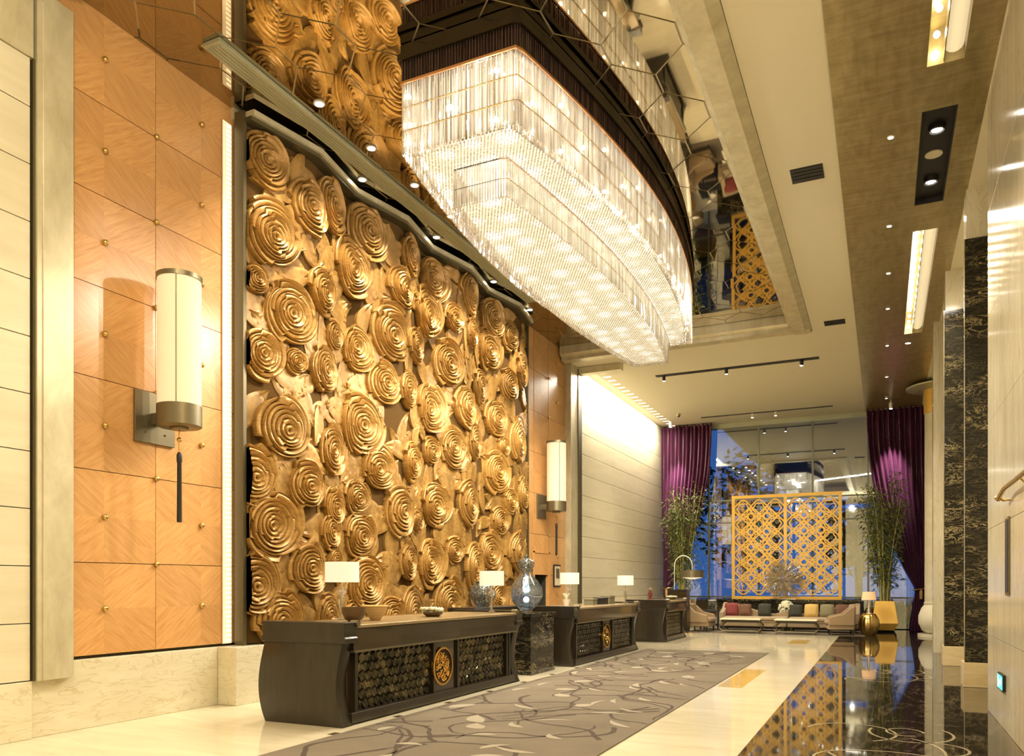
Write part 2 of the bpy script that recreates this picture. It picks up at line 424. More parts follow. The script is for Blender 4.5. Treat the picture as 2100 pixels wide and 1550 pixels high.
def sroot(name, label):
    o = bpy.data.objects.new(name, None); C.objects.link(o); return struct(o, label)
def stuff(o): o['kind'] = 'stuff'; return o
def B(x0, y0, z0, x1, y1, z1): return MB().box(x0, y0, z0, x1, y1, z1)
def copytree(o, loc=None, label=None, parent=None):
    c = o.copy(); C.objects.link(c); c.parent = parent
    if loc is not None: c.location = loc
    if label: c['label'] = label
    for ch in list(o.children): copytree(ch, None, None, c)
    return c

# ================================================================== STRUCTURE
WX = -7.55; ZM = 7.6; ZC = 7.3
# floor ------------------------------------------------------------
fl = sroot('floor', 'polished marble floor in cream and dark bands')
B(-9, -4, -.3, -2.24, 30, 0).build('cream_floor_field', M['floor_cream'], fl)
# cream strip between carpet and dark marble laid in slabs
y = -4.0; k = 0
while y < 24.4:
    y2 = min(y+1.5, 24.4); B(-2.237, y+.001, -.3, -1.153, y2-.001, 0).build('cream_slab', M['floor_cream'], fl); y = y2
B(-1.15, -4, -.3, 4, 30, 0).build('dark_marble_band', M['floor_dark'], fl)
B(-2.237, 24.4, -.3, -1.15, 30, 0).build('cream_floor_end', M['floor_cream'], fl)
for (x0, y0, x1, y1) in ((-2.2, 11.7, -1.85, 14.3), (-2.2, 20.9, -1.75, 22.4)):
    B(x0, y0, -.01, x1, y1, .002).build('gold_inlay', M['gold_inlay'], fl)
for i in range(9):    # little dark inlays in the cream border beside the desks
    B(-5.02, 6.3+1.15*i, -.01, -4.94, 6.42+1.15*i, .002).build('small_inlay', M['brown_inlay'], fl)
# scroll inlays in dark marble
def scroll(cx, cy, pts, w=.013):
    mb = MB(); n = len(pts)
    L = [];
    for i in range(n):
        p = Vector((cx+pts[i][0], cy+pts[i][1])); a = Vector(pts[max(i-1, 0)]); b = Vector(pts[min(i+1, n-1)])
        t = (b-a).normalized(); nn = Vector((-t.y, t.x))*w
        L += [(p.x+nn.x, p.y+nn.y, .0015), (p.x-nn.x, p.y-nn.y, .0015)]
    mb.add(L, [(2*i, 2*i+1, 2*i+3, 2*i+2) for i in range(n-1)])
    return mb
def arc(cx, cy, rx, ry, a0, a1, n=24): return [(cx+rx*math.cos(math.radians(a0+(a1-a0)*i/n)), cy+ry*math.sin(math.radians(a0+(a1-a0)*i/n))) for i in range(n+1)]
M['inlay_pale'] = mat('pale_marble_inlay', (.36, .30, .18), .12)
for ang in (0, 1):
    oy = 7.9+6.2*ang
    for P in (arc(0, 0, .50, .75, 200, 420), arc(.25, .95, .38, .5, 160, 400), arc(-.3, .8, .42, .5, -60, 170), arc(.2, 1.0, .17, .22, 0, 300), arc(.05, -.55, .6, .45, 20, 200), arc(.45, .2, .25, .3, -90, 120)):
        scroll(.0, oy, P).build('scroll_inlay', M['inlay_pale'], fl, fix=False)

# baseboard along the reception wall ---------------------------------------
bb = sroot('baseboard_left', 'veined cream stone plinth along the reception wall')
B(-8, 4.9, 0, -7.50, 7.28, .72).build('plinth_stone', M['stone_base'], bb, bevel=.006)
B(-8, 7.285, 0, -7.20, 12.0, .72).build('plinth_stone', M['stone_base'], bb, bevel=.006)
B(-8, 12.003, 0, -7.20, 16.6, .72).build('plinth_stone', M['stone_base'], bb, bevel=.006)
B(-8, 16.603, 0, -7.50, 17.18, .72).build('plinth_stone', M['stone_base'], bb, bevel=.006)
B(-8, 18.13, 0, -7.50, 19.2, .72).build('plinth_stone', M['stone_base'], bb, bevel=.006)
B(-8, -3.9, 0, -7.46, 4.895, .56).build('plinth_stone', M['stone_base'], bb, bevel=.006)

# left wall ----------------------------------------------------------------
wl = sroot('wall_left', 'reception wall of cream stone slabs and diamond matched wood panels')
B(-8.3, -4, 0, -7.62, 17.2, 8).build('backing', M['trim_dark'], wl)
B(-8.3, 18.1, 0, -7.62, 30, 8).build('backing', M['trim_dark'], wl)
B(-8.3, 17.2, 2.3, -7.62, 18.1, 8).build('backing', M['trim_dark'], wl)
# near stone slabs, courses about .4 m
for col in range(6):
    y1 = 4.88-col*1.5; z = .565
    h = .556
    for r in range(11):
        B(-7.6, y1-1.497, z+.004, -7.47, y1, min(z+h, 6.6)-.004).build('slab', M['stone'], wl, bevel=.004); z += h
# far stone slabs
for (ya, yb) in ((20.02, 22.9), (22.903, 25.8), (25.803, 28.85)):
    z = 0
    for r in range(13):
        z2 = min(z+.562, 7.3); B(-7.6, ya, z+.004, -7.42, yb, z2-.004).build('slab', M['stone'], wl, bevel=.005); z = z2
# wood panels with studs
pw, ph = 1.32, .98
pm = B(-.03, -pw/2+.004, -ph/2+.004, .0, pw/2-.004, ph/2-.004).mesh('wood_panel', M['veneer'])
sm = MB().ball((.02, 0, 0), .032, 10, 6).mesh('stud', M['brass'], True)
def wood_col(yc, zs, mesh=pm, nostud=()):
    for zc in zs:
        p = put('wood_panel', mesh, wl, (WX, yc, zc), bevel=0)
        put('stud', sm, p, (0, 0, 0)); 
zs = [.75+.98*(i+.5) for i in range(7)]
wood_col(5.74, zs); wood_col(7.06, zs)
for z in range(1, 7):
    for y in (6.4,): put('stud', sm, wl, (WX, y, .75+.98*z))
pm2 = B(-.03, -.435, -ph/2+.004, .0, .435, ph/2-.004).mesh('wood_panel', M['veneer'])
pm3 = B(-.03, -.555, -ph/2+.004, .0, .555, ph/2-.004).mesh('wood_panel', M['veneer'])
for zc in zs:
    if zc > 2.2: put('wood_panel', pm2, wl, (WX, 17.645, zc))
    p = put('wood_panel', pm3, wl, (WX, 18.655, zc)); put('stud', sm, p)
    B(-.03, -.30, -ph/2+.004, 0, .30, ph/2-.004).build('wood_panel', M['veneer'], wl, loc=(WX, 16.88, zc))
for z in range(2, 7): put('stud', sm, wl, (WX, 18.09, .75+.98*z))
B(-7.62, 7.55, 7.45, -7.5, 16.5, 7.6).build('frieze_strip', M['silver_leaf'], wl)
B(-7.62, 4.9, 7.6, -7.4, 19.3, 7.66).build('head_strip', M['trim_dark'], wl)
# pilasters
t1 = struct(B(-7.62, 4.98, .56, -7.42, 5.30, 7.3).build('trim_1', M['silver_leaf'], bevel=.006), 'champagne metal leaf pilaster beside the wood panels')
B(-7.62, 4.90, .56, -7.455, 4.925, 6.6).build('dark_strip', M['trim_dark'], t1)
B(-7.62, 4.925, .56, -7.43, 4.98, 7.2).build('edge_strip', M['silver_leaf'], t1)
t2 = struct(B(-7.62, 19.22, .0, -7.38, 19.72, 7.3).build('trim_2', M['silver_leaf'], bevel=.006), 'champagne metal leaf pilaster beside the far stone wall')
B(-7.62, 19.72, 0, -7.36, 20.0, 7.25).build('edge_strip', M['trim_dark'], t2)
B(-7.3-.1, 19.75, 7.12, -6.2, 19.98, 7.295).build('cornice', M['silver_leaf'], t2)
# doorway
d1 = sroot('door_1', 'dark open doorway in the wood wall past the rose screen')
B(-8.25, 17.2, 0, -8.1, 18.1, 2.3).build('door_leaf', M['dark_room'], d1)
for a in ((-7.62, 17.16, 0, -7.53, 17.22, 2.3), (-7.62, 18.09, 0, -7.53, 18.15, 2.3), (-7.62, 17.16, 2.26, -7.53, 18.15, 2.32)): B(*a).build('door_frame', M['veneer'], d1)
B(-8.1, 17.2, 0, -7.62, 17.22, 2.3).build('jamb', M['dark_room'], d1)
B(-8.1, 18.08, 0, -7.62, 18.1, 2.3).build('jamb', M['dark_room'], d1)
hh = MB().tube([(-8.08, 17.95, 1.0), (-8.05, 17.95, 1.0), (-8.05, 17.85, 1.0)], .012, 6).build('handle', M['brass'], d1)

# ceilings -------------------------------------------------------------
ce = sroot('ceiling', 'cream ceiling with a mirrored tray over the reception')
B(-1.46, 4.9, ZC, -.55, 30, 8.2).build('cream_panel', M['plaster'], ce)
B(-8, 19.2, ZC, -1.46, 30, 8.2).build('cream_panel', M['plaster'], ce)
B(-8.3, -4, ZC, 3.5, 4.9, 8.2).build('near_ceiling', M['plaster'], ce)
B(-7.62, -4, 6.6, -7.45, 4.9, 7.3).build('frieze', M['silver_leaf'], ce)
B(-7.9, 4.9, 7.65, -1.4, 19.3, 8.2).build('tray_slab', M['trim_dark'], ce)
# gold soffit with openings: built of strips round the recesses
RX0, RX1 = .43, .82
def soff(x0, y0, x1, y1): B(x0, y0, 7.28, x1, y1, 7.4).build('gold_soffit', M['gold_leaf'], ce)
soff(-.55, 4.9, RX0, 30)
for (a, b_) in ((4.9, 5.2), (9.93, 10.84), (13.47, 14.45), (20.3, 30)): soff(RX0, a, RX1, b_)
B(RX1, 4.9, 7.28, 1.12, 30, 7.4).build('gold_soffit', M['gold_leaf'], ce)
B(-.56, 4.9, 7.9, 3.5, 30, 8.2).build('soffit_slab', M['plaster'], ce)
B(1.12, 4.9, 7.28, 3.5, 30, 7.4).build('side_soffit', M['plaster'], ce)
# mirrored hexagon tiles
B(-7.58, 4.9, 7.606, -1.85, 18.7, 7.65).build('mirror_backing', M['mirror_grid'], ce)
hw, sd, tp = .42, .37, .40
per = sd+tp
def hexmesh(inset):
    w = hw-inset; s2 = sd/2-inset*.3; t = sd/2+tp-inset*1.2
    P = [(w, -s2), (w, s2), (0, t), (-w, s2), (-w, -s2), (0, -t)]
    return MB().prism(P, 'z', 0, .012).mesh('mirror_tile', M['mirror'])
hm = hexmesh(.011)
def clip_poly(P, x0, x1, y0, y1):
    for ax, lim, sg in ((0, x0, 1), (0, x1, -1), (1, y0, 1), (1, y1, -1)):
        Q = []
        for i in range(len(P)):
            a, b = P[i], P[(i+1) % len(P)]; da, db = sg*(a[ax]-lim), sg*(b[ax]-lim)
            if da >= 0: Q.append(a)
            if da*db < 0:
                t = da/(da-db); Q.append((a[0]+t*(b[0]-a[0]), a[1]+t*(b[1]-a[1])))
        P = Q
        if len(P) < 3: return None
    return P
TX0, TX1, TY0, TY1 = -7.55, -1.86, 4.92, 18.68
rnd = random.Random(3)
r = 0; yc = 8.64+per*0-per*5
while yc < 19.5:
    odd = (round((yc-8.64)/per)) % 2
    xc = -2.46+hw*odd+.0 if True else 0
    xc = -1.62-hw*odd
    while xc > -8.4:
        if xc-hw > TX0 and xc+hw < TX1 and yc-.62 > TY0 and yc+.62 < TY1:
            o = put('mirror_tile', hm, ce, (xc, yc, 7.594))
        else:
            w = hw-.011; s2 = sd/2-.0033; t = sd/2+tp-.0132
            P = clip_poly([(xc+a, yc+b) for a, b in ((w, -s2), (w, s2), (0, t), (-w, s2), (-w, -s2), (0, -t))], TX0, TX1, TY0, TY1)
            if P:
                cx = sum(p[0] for p in P)/len(P); cy = sum(p[1] for p in P)/len(P)
                o = MB().prism([(p[0]-cx, p[1]-cy) for p in P], 'z', 0, .012).build('mirror_tile', M['mirror'], ce, loc=(cx, cy, 7.594))
            else: o = None
        if o: o.rotation_euler = (rnd.uniform(-.004, .004), rnd.uniform(-.004, .004), 0)
        xc -= 2*hw
    yc += per
# tray moulding
t3 = sroot('trim_3', 'champagne metal leaf moulding round the mirrored ceiling tray')
MB().prism([(-1.465, 7.6), (-1.465, 7.285), (-1.6, 7.245), (-1.86, 7.255), (-1.86, 7.34), (-1.95, 7.36), (-1.95, 7.6)], 'y', 4.9, 19.2).build('moulding_side', M['silver_leaf'], t3)
MB().prism([(19.195, 7.6), (19.195, 7.285), (19.08, 7.245), (18.84, 7.255), (18.84, 7.34), (18.72, 7.40), (18.72, 7.6)], 'x', -7.5, -1.5).build('moulding_end', M['silver_leaf'], t3)

# right wall --------------------------------------------------------------
wr = sroot('wall_right', 'polished cream marble wall with fins beside the dark floor')
B(1.6, -4, 0, 2.2, 10.9, 7.9).build('backing', M['plaster'], wr)
for ya, yb in ((-4, -1), (-1, 2), (2, 5.0), (5.0, 8.0), (8.0, 10.9)):
    z = 0
    for hgt in (.9, 1.25, 1.25, 1.25, 1.25, 1.4):
        B(1.13, ya+.002, z+.002, 1.6, yb-.002, min(z+hgt, 7.3)-.002).build('slab', M['stone_right'], wr, bevel=.003); z += hgt
B(2.6, 10.9, 0, 2.9, 30, 7.9).build('recess_wall', M['stone_right'], wr)
B(2.2, 10.7, 0, 2.9, 10.9, 7.9).build('recess_return', M['stone_right'], wr)
for (y0, x0) in ((13.2, 1.08), (16.5, 1.02)):
    B(x0-.02, y0-.02, 0, 2.6, y0+.42, .36).build('fin_plinth', M['travertine'], wr, bevel=.006)
    B(x0+.02, y0+.03, .36, 2.6, y0+.40, 7.3).build('fin', M['stone_right'], wr)
    B(x0, y0, .36, 1.75, y0+.03, 6.54).build('marble_panel', M['black_marble'], wr)
    B(x0-.008, y0-.004, .36, x0, y0+.034, 6.54).build('edge_strip', M['chrome'], wr)
B(1.0, 19.6, 0, 2.6, 19.95, 7.3).build('fin', M['stone_right'], wr)
B(2.0, 28.9, 0, 3.0, 29.4, 7.9).build('return', M['plaster'], wr)
# wall behind the photographer
wb = struct(B(-8.3, -4.3, 0, 3.5, -4, 7).build('wall_back', M['stone']), 'cream stone wall closing the hall')

# window wall --------------------------------------------------------------
w1 = sroot('window_1', 'tall glazed end wall with slim metal mullions')
WY = 29.0
M['mullion'] = mat('grey_green_mullion', (.16, .17, .11), .35, .6)
xs = [-7.4, -5.75, -4.0, -2.2, -.45, 1.3, 2.6]
zsn = [.0, 1.05, 3.72, 4.52, 7.2]
for a, b_ in zip(xs[:-1], xs[1:]):
    for c, d in zip(zsn[:-1], zsn[1:]):
        B(a+.03, WY-.01, c+.025, b_-.03, WY+.01, d-.025).build('pane', M['pane'], w1)
for x in xs: B(x-.03, WY-.05, 0, x+.03, WY+.07, 7.2).build('mullion', M['mullion'], w1)
for z in zsn[1:-1]:
    B(-7.4, WY-.035, z-.025, 2.6, WY+.035, z+.025).build('transom', M['mullion'], w1)
B(-7.4, WY-.10, 7.14, 2.6, WY+.1, 7.3).build('head_rail', M['trim_green'], w1)
B(-7.6, WY-.05, 0, -7.4, WY+.3, 7.3).build('jamb', M['plaster'], w1)
# outside: paving, hedge, trees, pale column
struct(B(-40, 29.5, -.3, 40, 90, -.02).build('ground', M['outdoor_ground']), 'dusk paving outside the glass')

def tree(x, y, h, r, label, n=900, seed=1):
    rr = random.Random(seed); t = thing('tree', label, 'tree', (x, y, -.02), group='trees outside the glass')
    MB().tube([(0, 0, 0), (.05, 0, h*.35), (-.05, .05, h*.7)], [.12, .09, .04], 7).build('trunk', M['outdoor_dark'], t)
    mb = MB()
    for _ in range(n):
        a = rr.uniform(0, 2*PI); e = rr.uniform(-1, 1); q = r*rr.random()**.4
        c = Vector((q*math.cos(a)*math.sqrt(1-e*e), q*math.sin(a)*math.sqrt(1-e*e), h*.68+q*e*1.25))
        d = Vector((rr.gauss(0, 1), rr.gauss(0, 1), rr.gauss(0, .6))).normalized()*.22; w = d.cross(Vector((rr.gauss(0, 1), rr.gauss(0, 1), 1))).normalized()*.09
        mb.add([c-d, c+w, c+d, c-w], [(0, 1, 2, 3)])
    stuff(mb.build('foliage', M['outdoor_dark'], t, fix=False))
tree(-5.5, 35, 7, 2.2, 'dark dusk tree seen outside through the glass beside the plum curtain', seed=2)
tree(-1.0, 34.2, 5.2, 1.4, 'dark dusk tree outside the glass behind the gold lattice edge', seed=3)
tree(3.4, 38, 7.5, 2.2, 'dark broad dusk tree outside behind the tall bamboo', seed=4)
hd = thing('hedge', 'low dark clipped hedge outside the glass wall', 'hedge', (0, 32.5, -.02))
hb = MB(); rr = random.Random(9)
for _ in range(1500):
    c = Vector((rr.uniform(-7.5, 3), rr.uniform(-.4, .4), rr.uniform(.05, .85))); d = Vector((rr.gauss(0, 1), rr.gauss(0, 1), rr.gauss(0, 1))).normalized()*.13; w = d.cross(Vector((0, 1, .4))).normalized()*.06
    hb.add([c-d, c+w, c+d, c-w], [(0, 1, 2, 3)])
stuff(hb.build('foliage', M['outdoor_dark'], hd, fix=False))
B(-7.5, -.3, 0, 3, .3, .75).build('core', M['outdoor_dark'], hd)
pc = thing('garden_column', 'pale slim square column standing outside the glass', 'column', (-.75, 30.6, -.02))
B(-.09, -.09, .12, .09, .09, 6).build('shaft', M['outdoor_white'], pc); B(-.16, -.16, 0, .16, .16, .12).build('foot', M['outdoor_white'], pc)

# ================================================================== ROSE SCREEN
ROSES = [(7.91,7.05,.36,0),(8.0,6.13,.44,0),(8.66,6.73,.38,0),(9.19,7.0,.40,0),(10.09,7.0,.45,0),(9.75,6.34,.45,0),(7.74,5.44,.19,0),(8.31,5.15,.43,1),
(7.86,4.49,.33,0),(8.38,4.53,.18,0),(8.93,5.66,.33,0),(9.25,5.14,.23,0),(8.98,4.56,.34,0),(9.9,5.12,.35,0),(10.69,5.58,.48,1),(10.93,6.42,.35,0),
(10.48,4.73,.35,0),(11.16,4.76,.31,0),(8.19,3.61,.42,0),(7.66,2.92,.4,0),(8.59,2.89,.34,0),(9.22,3.45,.36,0),(9.99,3.97,.47,0),(10.37,3.37,.35,0),
(9.88,2.83,.29,0),(9.24,2.64,.3,0),(9.15,2.26,.28,0),(8.02,2.28,.46,0),(9.95,2.27,.36,0),(10.9,2.69,.42,0),(7.72,1.51,.42,0),(8.63,1.72,.36,0),
(10.11,1.53,.43,0),(8.12,1.03,.4,0),(9.08,1.07,.31,0),(10.66,.99,.33,0),(9.27,1.84,.2,0),(9.83,1.02,.24,0),(11.26,7.05,.34,0),(12.16,6.95,.43,0),
(11.96,6.33,.45,0),(12.74,6.47,.27,0),(13.34,7.1,.42,0),(14.47,7.0,.43,0),(14.36,6.33,.45,0),(15.1,6.79,.32,0),(11.5,5.61,.31,0),(13.43,6.36,.29,0),
(12.58,5.57,.44,0),(12.06,4.67,.45,0),(13.15,4.88,.41,0),(15.08,5.75,.34,0),(14.6,4.96,.38,0),(12.1,3.9,.25,0),(12.72,4.03,.38,0),(11.33,3.58,.34,0),
(14.86,4.39,.2,0),(15.56,4.64,.5,0),(14.64,3.83,.45,0),(13.95,5.45,.35,0),(12.23,2.94,.42,0),(13.29,3.06,.46,0),(15.14,3.28,.28,0),(14.75,2.83,.32,0),
(12.75,2.14,.26,0),(12.08,1.88,.44,0),(14.4,2.15,.44,0),(12.62,1.2,.43,0),(11.15,1.89,.32,0),(13.6,1.86,.5,0),(11.58,2.6,.2,0),(14.65,1.26,.35,0),
(11.34,1.04,.45,0),(15.51,2.22,.45,0),(15.43,1.06,.45,0),(13.62,4.3,.36,0),(15.85,6.24,.4,0),(15.94,3.54,.4,0)]
SY0, SY1, SZ0, SZ1 = 7.62, 16.40, .735, 7.40
ART = Vector((-7.3, 12.0, .72))
def foldX(Y):
    t = ((Y-7.6)/1.1) % 2; t = np.where(t <= 1, t, 2-t); return -7.42+.2*t
scr = thing('carved_screen', 'tall folding wall screen of carved gilded roses and leaves', 'wall relief', tuple(ART))
def art_mesh(name, Y, Z, D, faces, m, clip=None, smooth=True):
    Y = np.clip(Y, SY0, SY1); Z = np.clip(Z, SZ0, SZ1)
    if clip: Y = np.minimum(Y, clip)
    X = foldX(Y)+D
    co = np.stack([X-ART.x, Y-ART.y, Z-ART.z], 1).astype(np.float32)
    me = bpy.data.meshes.new(name); me.from_pydata(co.tolist(), [], faces); me.materials.append(m)
    if smooth: me.polygons.foreach_set('use_smooth', [True]*len(me.polygons)); 
    return me
panels = []
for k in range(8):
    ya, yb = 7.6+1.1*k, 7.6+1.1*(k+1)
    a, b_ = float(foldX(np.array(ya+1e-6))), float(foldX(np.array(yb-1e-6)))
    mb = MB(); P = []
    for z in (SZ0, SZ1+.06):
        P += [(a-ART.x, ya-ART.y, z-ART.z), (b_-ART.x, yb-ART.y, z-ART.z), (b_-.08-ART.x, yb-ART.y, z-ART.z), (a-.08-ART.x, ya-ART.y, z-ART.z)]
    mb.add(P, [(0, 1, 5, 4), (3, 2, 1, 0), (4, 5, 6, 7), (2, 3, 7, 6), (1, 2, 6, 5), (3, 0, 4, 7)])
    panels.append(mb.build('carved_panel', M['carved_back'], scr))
def panel_of(y): return panels[min(7, max(0, int((y-7.6)/1.1)))]
NT = 60
def make_rose(yc, zc, r, clip, seed):
    q = random.Random(seed); K = max(6, min(8, int(5+r*7)))
    Rk = [1.0]
    for k in range(1, K): Rk.append(1.0*(1-k/K)**.92)
    ox, oz = q.uniform(-.16, .16), q.uniform(-.2, .08)
    th = np.linspace(0, 2*PI, NT, endpoint=False)
    def loop(k):
        Rv = Rk[k] if k < K else .02
        ph = q.uniform(0, 2*PI); m = 3 if k < 2 else 2
        saw = ((m*(th+ph)/(2*PI)) % 1)-.5
        rad = Rv*(1+(.20 if k < K-1 else .06)*saw+.03*np.sin(2*th+ph*2))
        c = (1-Rv)
        return rad*np.cos(th)+ox*c, rad*np.sin(th)+oz*c
    L = [loop(k) for k in range(K+1)]
    Ht = .17+.10*r
    Y = []; Z = []; D = []
    def ring(y, z, d): Y.append(y); Z.append(z); D.append(np.full(NT, d) if np.isscalar(d) else d)
    ring(L[0][0]*.97, L[0][1]*.97, .012)
    for k in range(K):
        f = 1-Rk[k]
        lip = Ht*(.50+.62*f-.42*f*f); nx = Ht*(.50+.62*(1-(Rk[k+1] if k+1 < K else 0))*1-.42*(1-(Rk[k+1] if k+1 < K else 0))**2)
        a = L[k]; b = L[k+1]
        tilt = .012*np.sin(2*th+q.uniform(0, 6))
        def mixr(w, d): ring(a[0]*(1-w)+b[0]*w, a[1]*(1-w)+b[1]*w, d)
        mixr(0, lip-.006+tilt); mixr(.10, lip+.006+tilt); mixr(.45, lip+.001); mixr(.80, lip-.018); mixr(.96, lip-.105)
    Y = np.concatenate(Y)*r+yc; Z = np.concatenate(Z)*r+zc; D = np.concatenate(D)
    n = len(D)//NT; F = []
    for i in range(n-1):
        for j in range(NT):
            j2 = (j+1) % NT; F.append((i*NT+j, i*NT+j2, (i+1)*NT+j2, (i+1)*NT+j))
    F.append(tuple((n-1)*NT+j for j in range(NT)))
    cl = None
    if clip: cl = 7.6+1.1*(int((yc-7.6)/1.1)+1)+.02
    me = art_mesh('rose', Y, Z, D, F, M['carved'], cl)
    try: me.set_sharp_from_angle(angle=math.radians(50))
    except Exception: pass
    return put('rose', me, panel_of(yc))
for i, (y, z, r, c) in enumerate(ROSES): make_rose(y, z, r, c, 100+i)
def leaf_data(yc, zc, ang, ln, wd, base, seed):
    N = 15; u = np.linspace(0, 1, N); hwid = wd*np.maximum(0, np.sin(PI*u**.85))**.8*(1-.25*u); hwid[0] = wd*.25; hwid[-1] = .004
    bend = .10*ln*np.sin(PI*u)*(1 if seed % 2 else -1)
    cols = [(-1, 0), (-1, .030), (-.5, .046), (0, .026), (.5, .046), (1, .030), (1, 0)]
    Y = []; Z = []; D = []
    ca, sa = math.cos(ang), math.sin(ang)
    for i in range(N):
        rip = .010*(-1)**i
        for s, d in cols:
            a = u[i]*ln; b = s*hwid[i]+bend[i]
            Y.append(yc+a*ca-b*sa); Z.append(zc+a*sa+b*ca); D.append(0 if d == 0 else base+d+(rip if abs(s) == .5 else 0)+.012*u[i])
    w = len(cols)
    F = [(i*w+j, i*w+j+1, (i+1)*w+j+1, (i+1)*w+j) for i in range(N-1) for j in range(w-1)]
    F += [tuple(range(w-1, -1, -1)), tuple((N-1)*w+j for j in range(w))]
    return Y, Z, D, F
def make_leaf(yc, zc, ang, ln, wd, base, seed):
    Y, Z, D, F = leaf_data(yc, zc, ang, ln, wd, base, seed); ca = math.cos(ang)
    me = art_mesh('leaf', np.array(Y), np.array(Z), np.array(D), F, M['leaf'], smooth=True)
    try: me.set_sharp_from_angle(angle=math.radians(40))
    except Exception: pass
    return put('leaf', me, panel_of(min(max(yc+.5*ln*ca, 7.61), 16.3)))
lr = random.Random(21); nl = 0
def inrose(y, z, g=0): return any((y-a)**2+(z-b)**2 < (c+g)**2 for a, b, c, _ in ROSES)
# leaves springing from the roses
for i, (y, z, r, c) in enumerate(ROSES):
    a0 = lr.uniform(0, 2*PI)
    for k in range(3 if r > .28 else 2):
        a = a0+k*2.1+lr.uniform(-.4, .4); b = r*.72
        py, pz = y+b*math.cos(a), z+b*math.sin(a)
        ey, ez = y+(b+.5)*math.cos(a), z+(b+.5)*math.sin(a)
        if not (SY0+.02 < ey < SY1-.02 and SZ0+.05 < ez < SZ1): continue
        make_leaf(py, pz, a+lr.uniform(-.35, .35), lr.uniform(.5, .75), lr.uniform(.14, .21), lr.uniform(-.01, .022), nl); nl += 1
# and leaves filling the gaps
tries = 0
while nl < 290 and tries < 6000:
    tries += 1
    y, z = lr.uniform(SY0+.1, SY1-.1), lr.uniform(SZ0+.1, SZ1-.15)
    if inrose(y, z, .02): continue
    a = lr.choice((PI/2, -PI/2, lr.uniform(0, 2*PI)))+lr.uniform(-.5, .5); ln = lr.uniform(.55, .85)
    if not (SY0 < y+.5*ln*math.cos(a) < SY1): continue
    make_leaf(y-.5*ln*math.cos(a), z-.5*ln*math.sin(a), a, ln, lr.uniform(.14, .20), lr.uniform(-.016, .016), nl); nl += 1
# a lower layer of leaves past the first three hundred, joined
bY, bZ, bD, bF = [], [], [], []
for k in range(250):
    y, z = lr.uniform(SY0+.1, SY1-.1), lr.uniform(SZ0+.15, SZ1-.2)
    if inrose(y, z, -.03): continue
    a = lr.uniform(0, 2*PI); ln = lr.uniform(.45, .7)
    dat = leaf_data(y-.5*ln*math.cos(a), z-.5*ln*math.sin(a), a, ln, lr.uniform(.14, .2), lr.uniform(-.026, -.016), k)
    o_ = len(bY); bY += dat[0]; bZ += dat[1]; bD += dat[2]; bF += [tuple(i_+o_ for i_ in f_) for f_ in dat[3]]
lme = art_mesh('leaf_ground', np.array(bY), np.array(bZ), np.array(bD), bF, M['leaf'])
try: lme.set_sharp_from_angle(angle=math.radians(40))
except Exception: pass
stuff(put('leaf_ground', lme, scr))
# metal top trim following the folds and end frames
for k in range(8):
    ya, yb = 7.6+1.1*k, 7.6+1.1*(k+1); a, b_ = float(foldX(np.array(ya+1e-6))), float(foldX(np.array(yb-1e-6)))
    for (d0, d1, z0, z1, mm, nm) in ((.17, -.1, 7.40, 7.455, 'trim_dark', 'lower_trim'), (.21, -.1, 7.455, 7.525, 'silver_leaf', 'upper_trim')):
        mb = MB(); P = []
        for z in (z0, z1): P += [(a+d0-ART.x, ya-ART.y, z-ART.z), (b_+d0-ART.x, yb-ART.y, z-ART.z), (b_+d1-ART.x, yb-ART.y, z-ART.z), (a+d1-ART.x, ya-ART.y, z-ART.z)]
        mb.add(P, [(0, 1, 5, 4), (3, 2, 1, 0), (4, 5, 6, 7), (2, 3, 7, 6), (1, 2, 6, 5), (3, 0, 4, 7)]); mb.build(nm, M[mm], scr)
for y0, y1 in ((7.56, 7.615), (16.405, 16.46)):
    B(-7.5-ART.x, y0-ART.y, .72-ART.z, -7.35-ART.x, y1-ART.y, 7.53-ART.z).build('side_frame', M['trim_dark'], scr)
# led dots over a glowing band that stands for their light on the wood
led = thing('led_strip', 'vertical strip of glowing led dots between wood panels and rose screen', 'light strip', (-7.545, 7.52, .75))
B(0, -.125, 0, .008, .03, 6.62).build('diffuser', M['led_glow'], led); B(0, -.132, 0, .012, -.125, 6.62).build('channel', M['veneer'], led)
lm = MB().box(-.0, -.035, -.012, .008, .035, .012).mesh('led_dot', M['led'])
for i in range(110): put('led_dot', lm, led, (.006, -.02, .04+.06*i))

# ================================================================== CHANDELIER
CX = -4.2
ch = thing('chandelier', 'long boat shaped crystal chandelier in two tiers with dark band', 'chandelier', (CX, 11.68, 7.59))
OZ = 7.59; OY = 11.68
def outline(h, bul, y0, y1, sp):
    """points with spacing sp along a boat plan: flat ends, bulging sides (local x,y)"""
    pts = []; n = 200
    side = [(h+bul*max(0, math.sin(PI*i/n))**.9, y0+(y1-y0)*i/n) for i in range(n+1)]
    path = [(-h, y0)]+side+[(-x, y) for x, y in reversed(side)]
    out = []; acc = 0
    for a, b in zip(path[:-1], path[1:]):
        d = math.hypot(b[0]-a[0], b[1]-a[1]); 
        if d == 0: continue
        while acc <= d: out.append((a[0]+(b[0]-a[0])*acc/d, a[1]+(b[1]-a[1])*acc/d)); acc += sp
        acc -= d
    return out
T1 = (.71, .49, 7.5, 15.85); T2 = (.34, .30, 8.02, 15.45)
def inside(x, y, T, g=0):
    h, b, y0, y1 = T
    if not (y0+g < y < y1-g): return False
    return abs(x) < h+b*max(0, math.sin(PI*(y-y0)/(y1-y0)))**.9-g
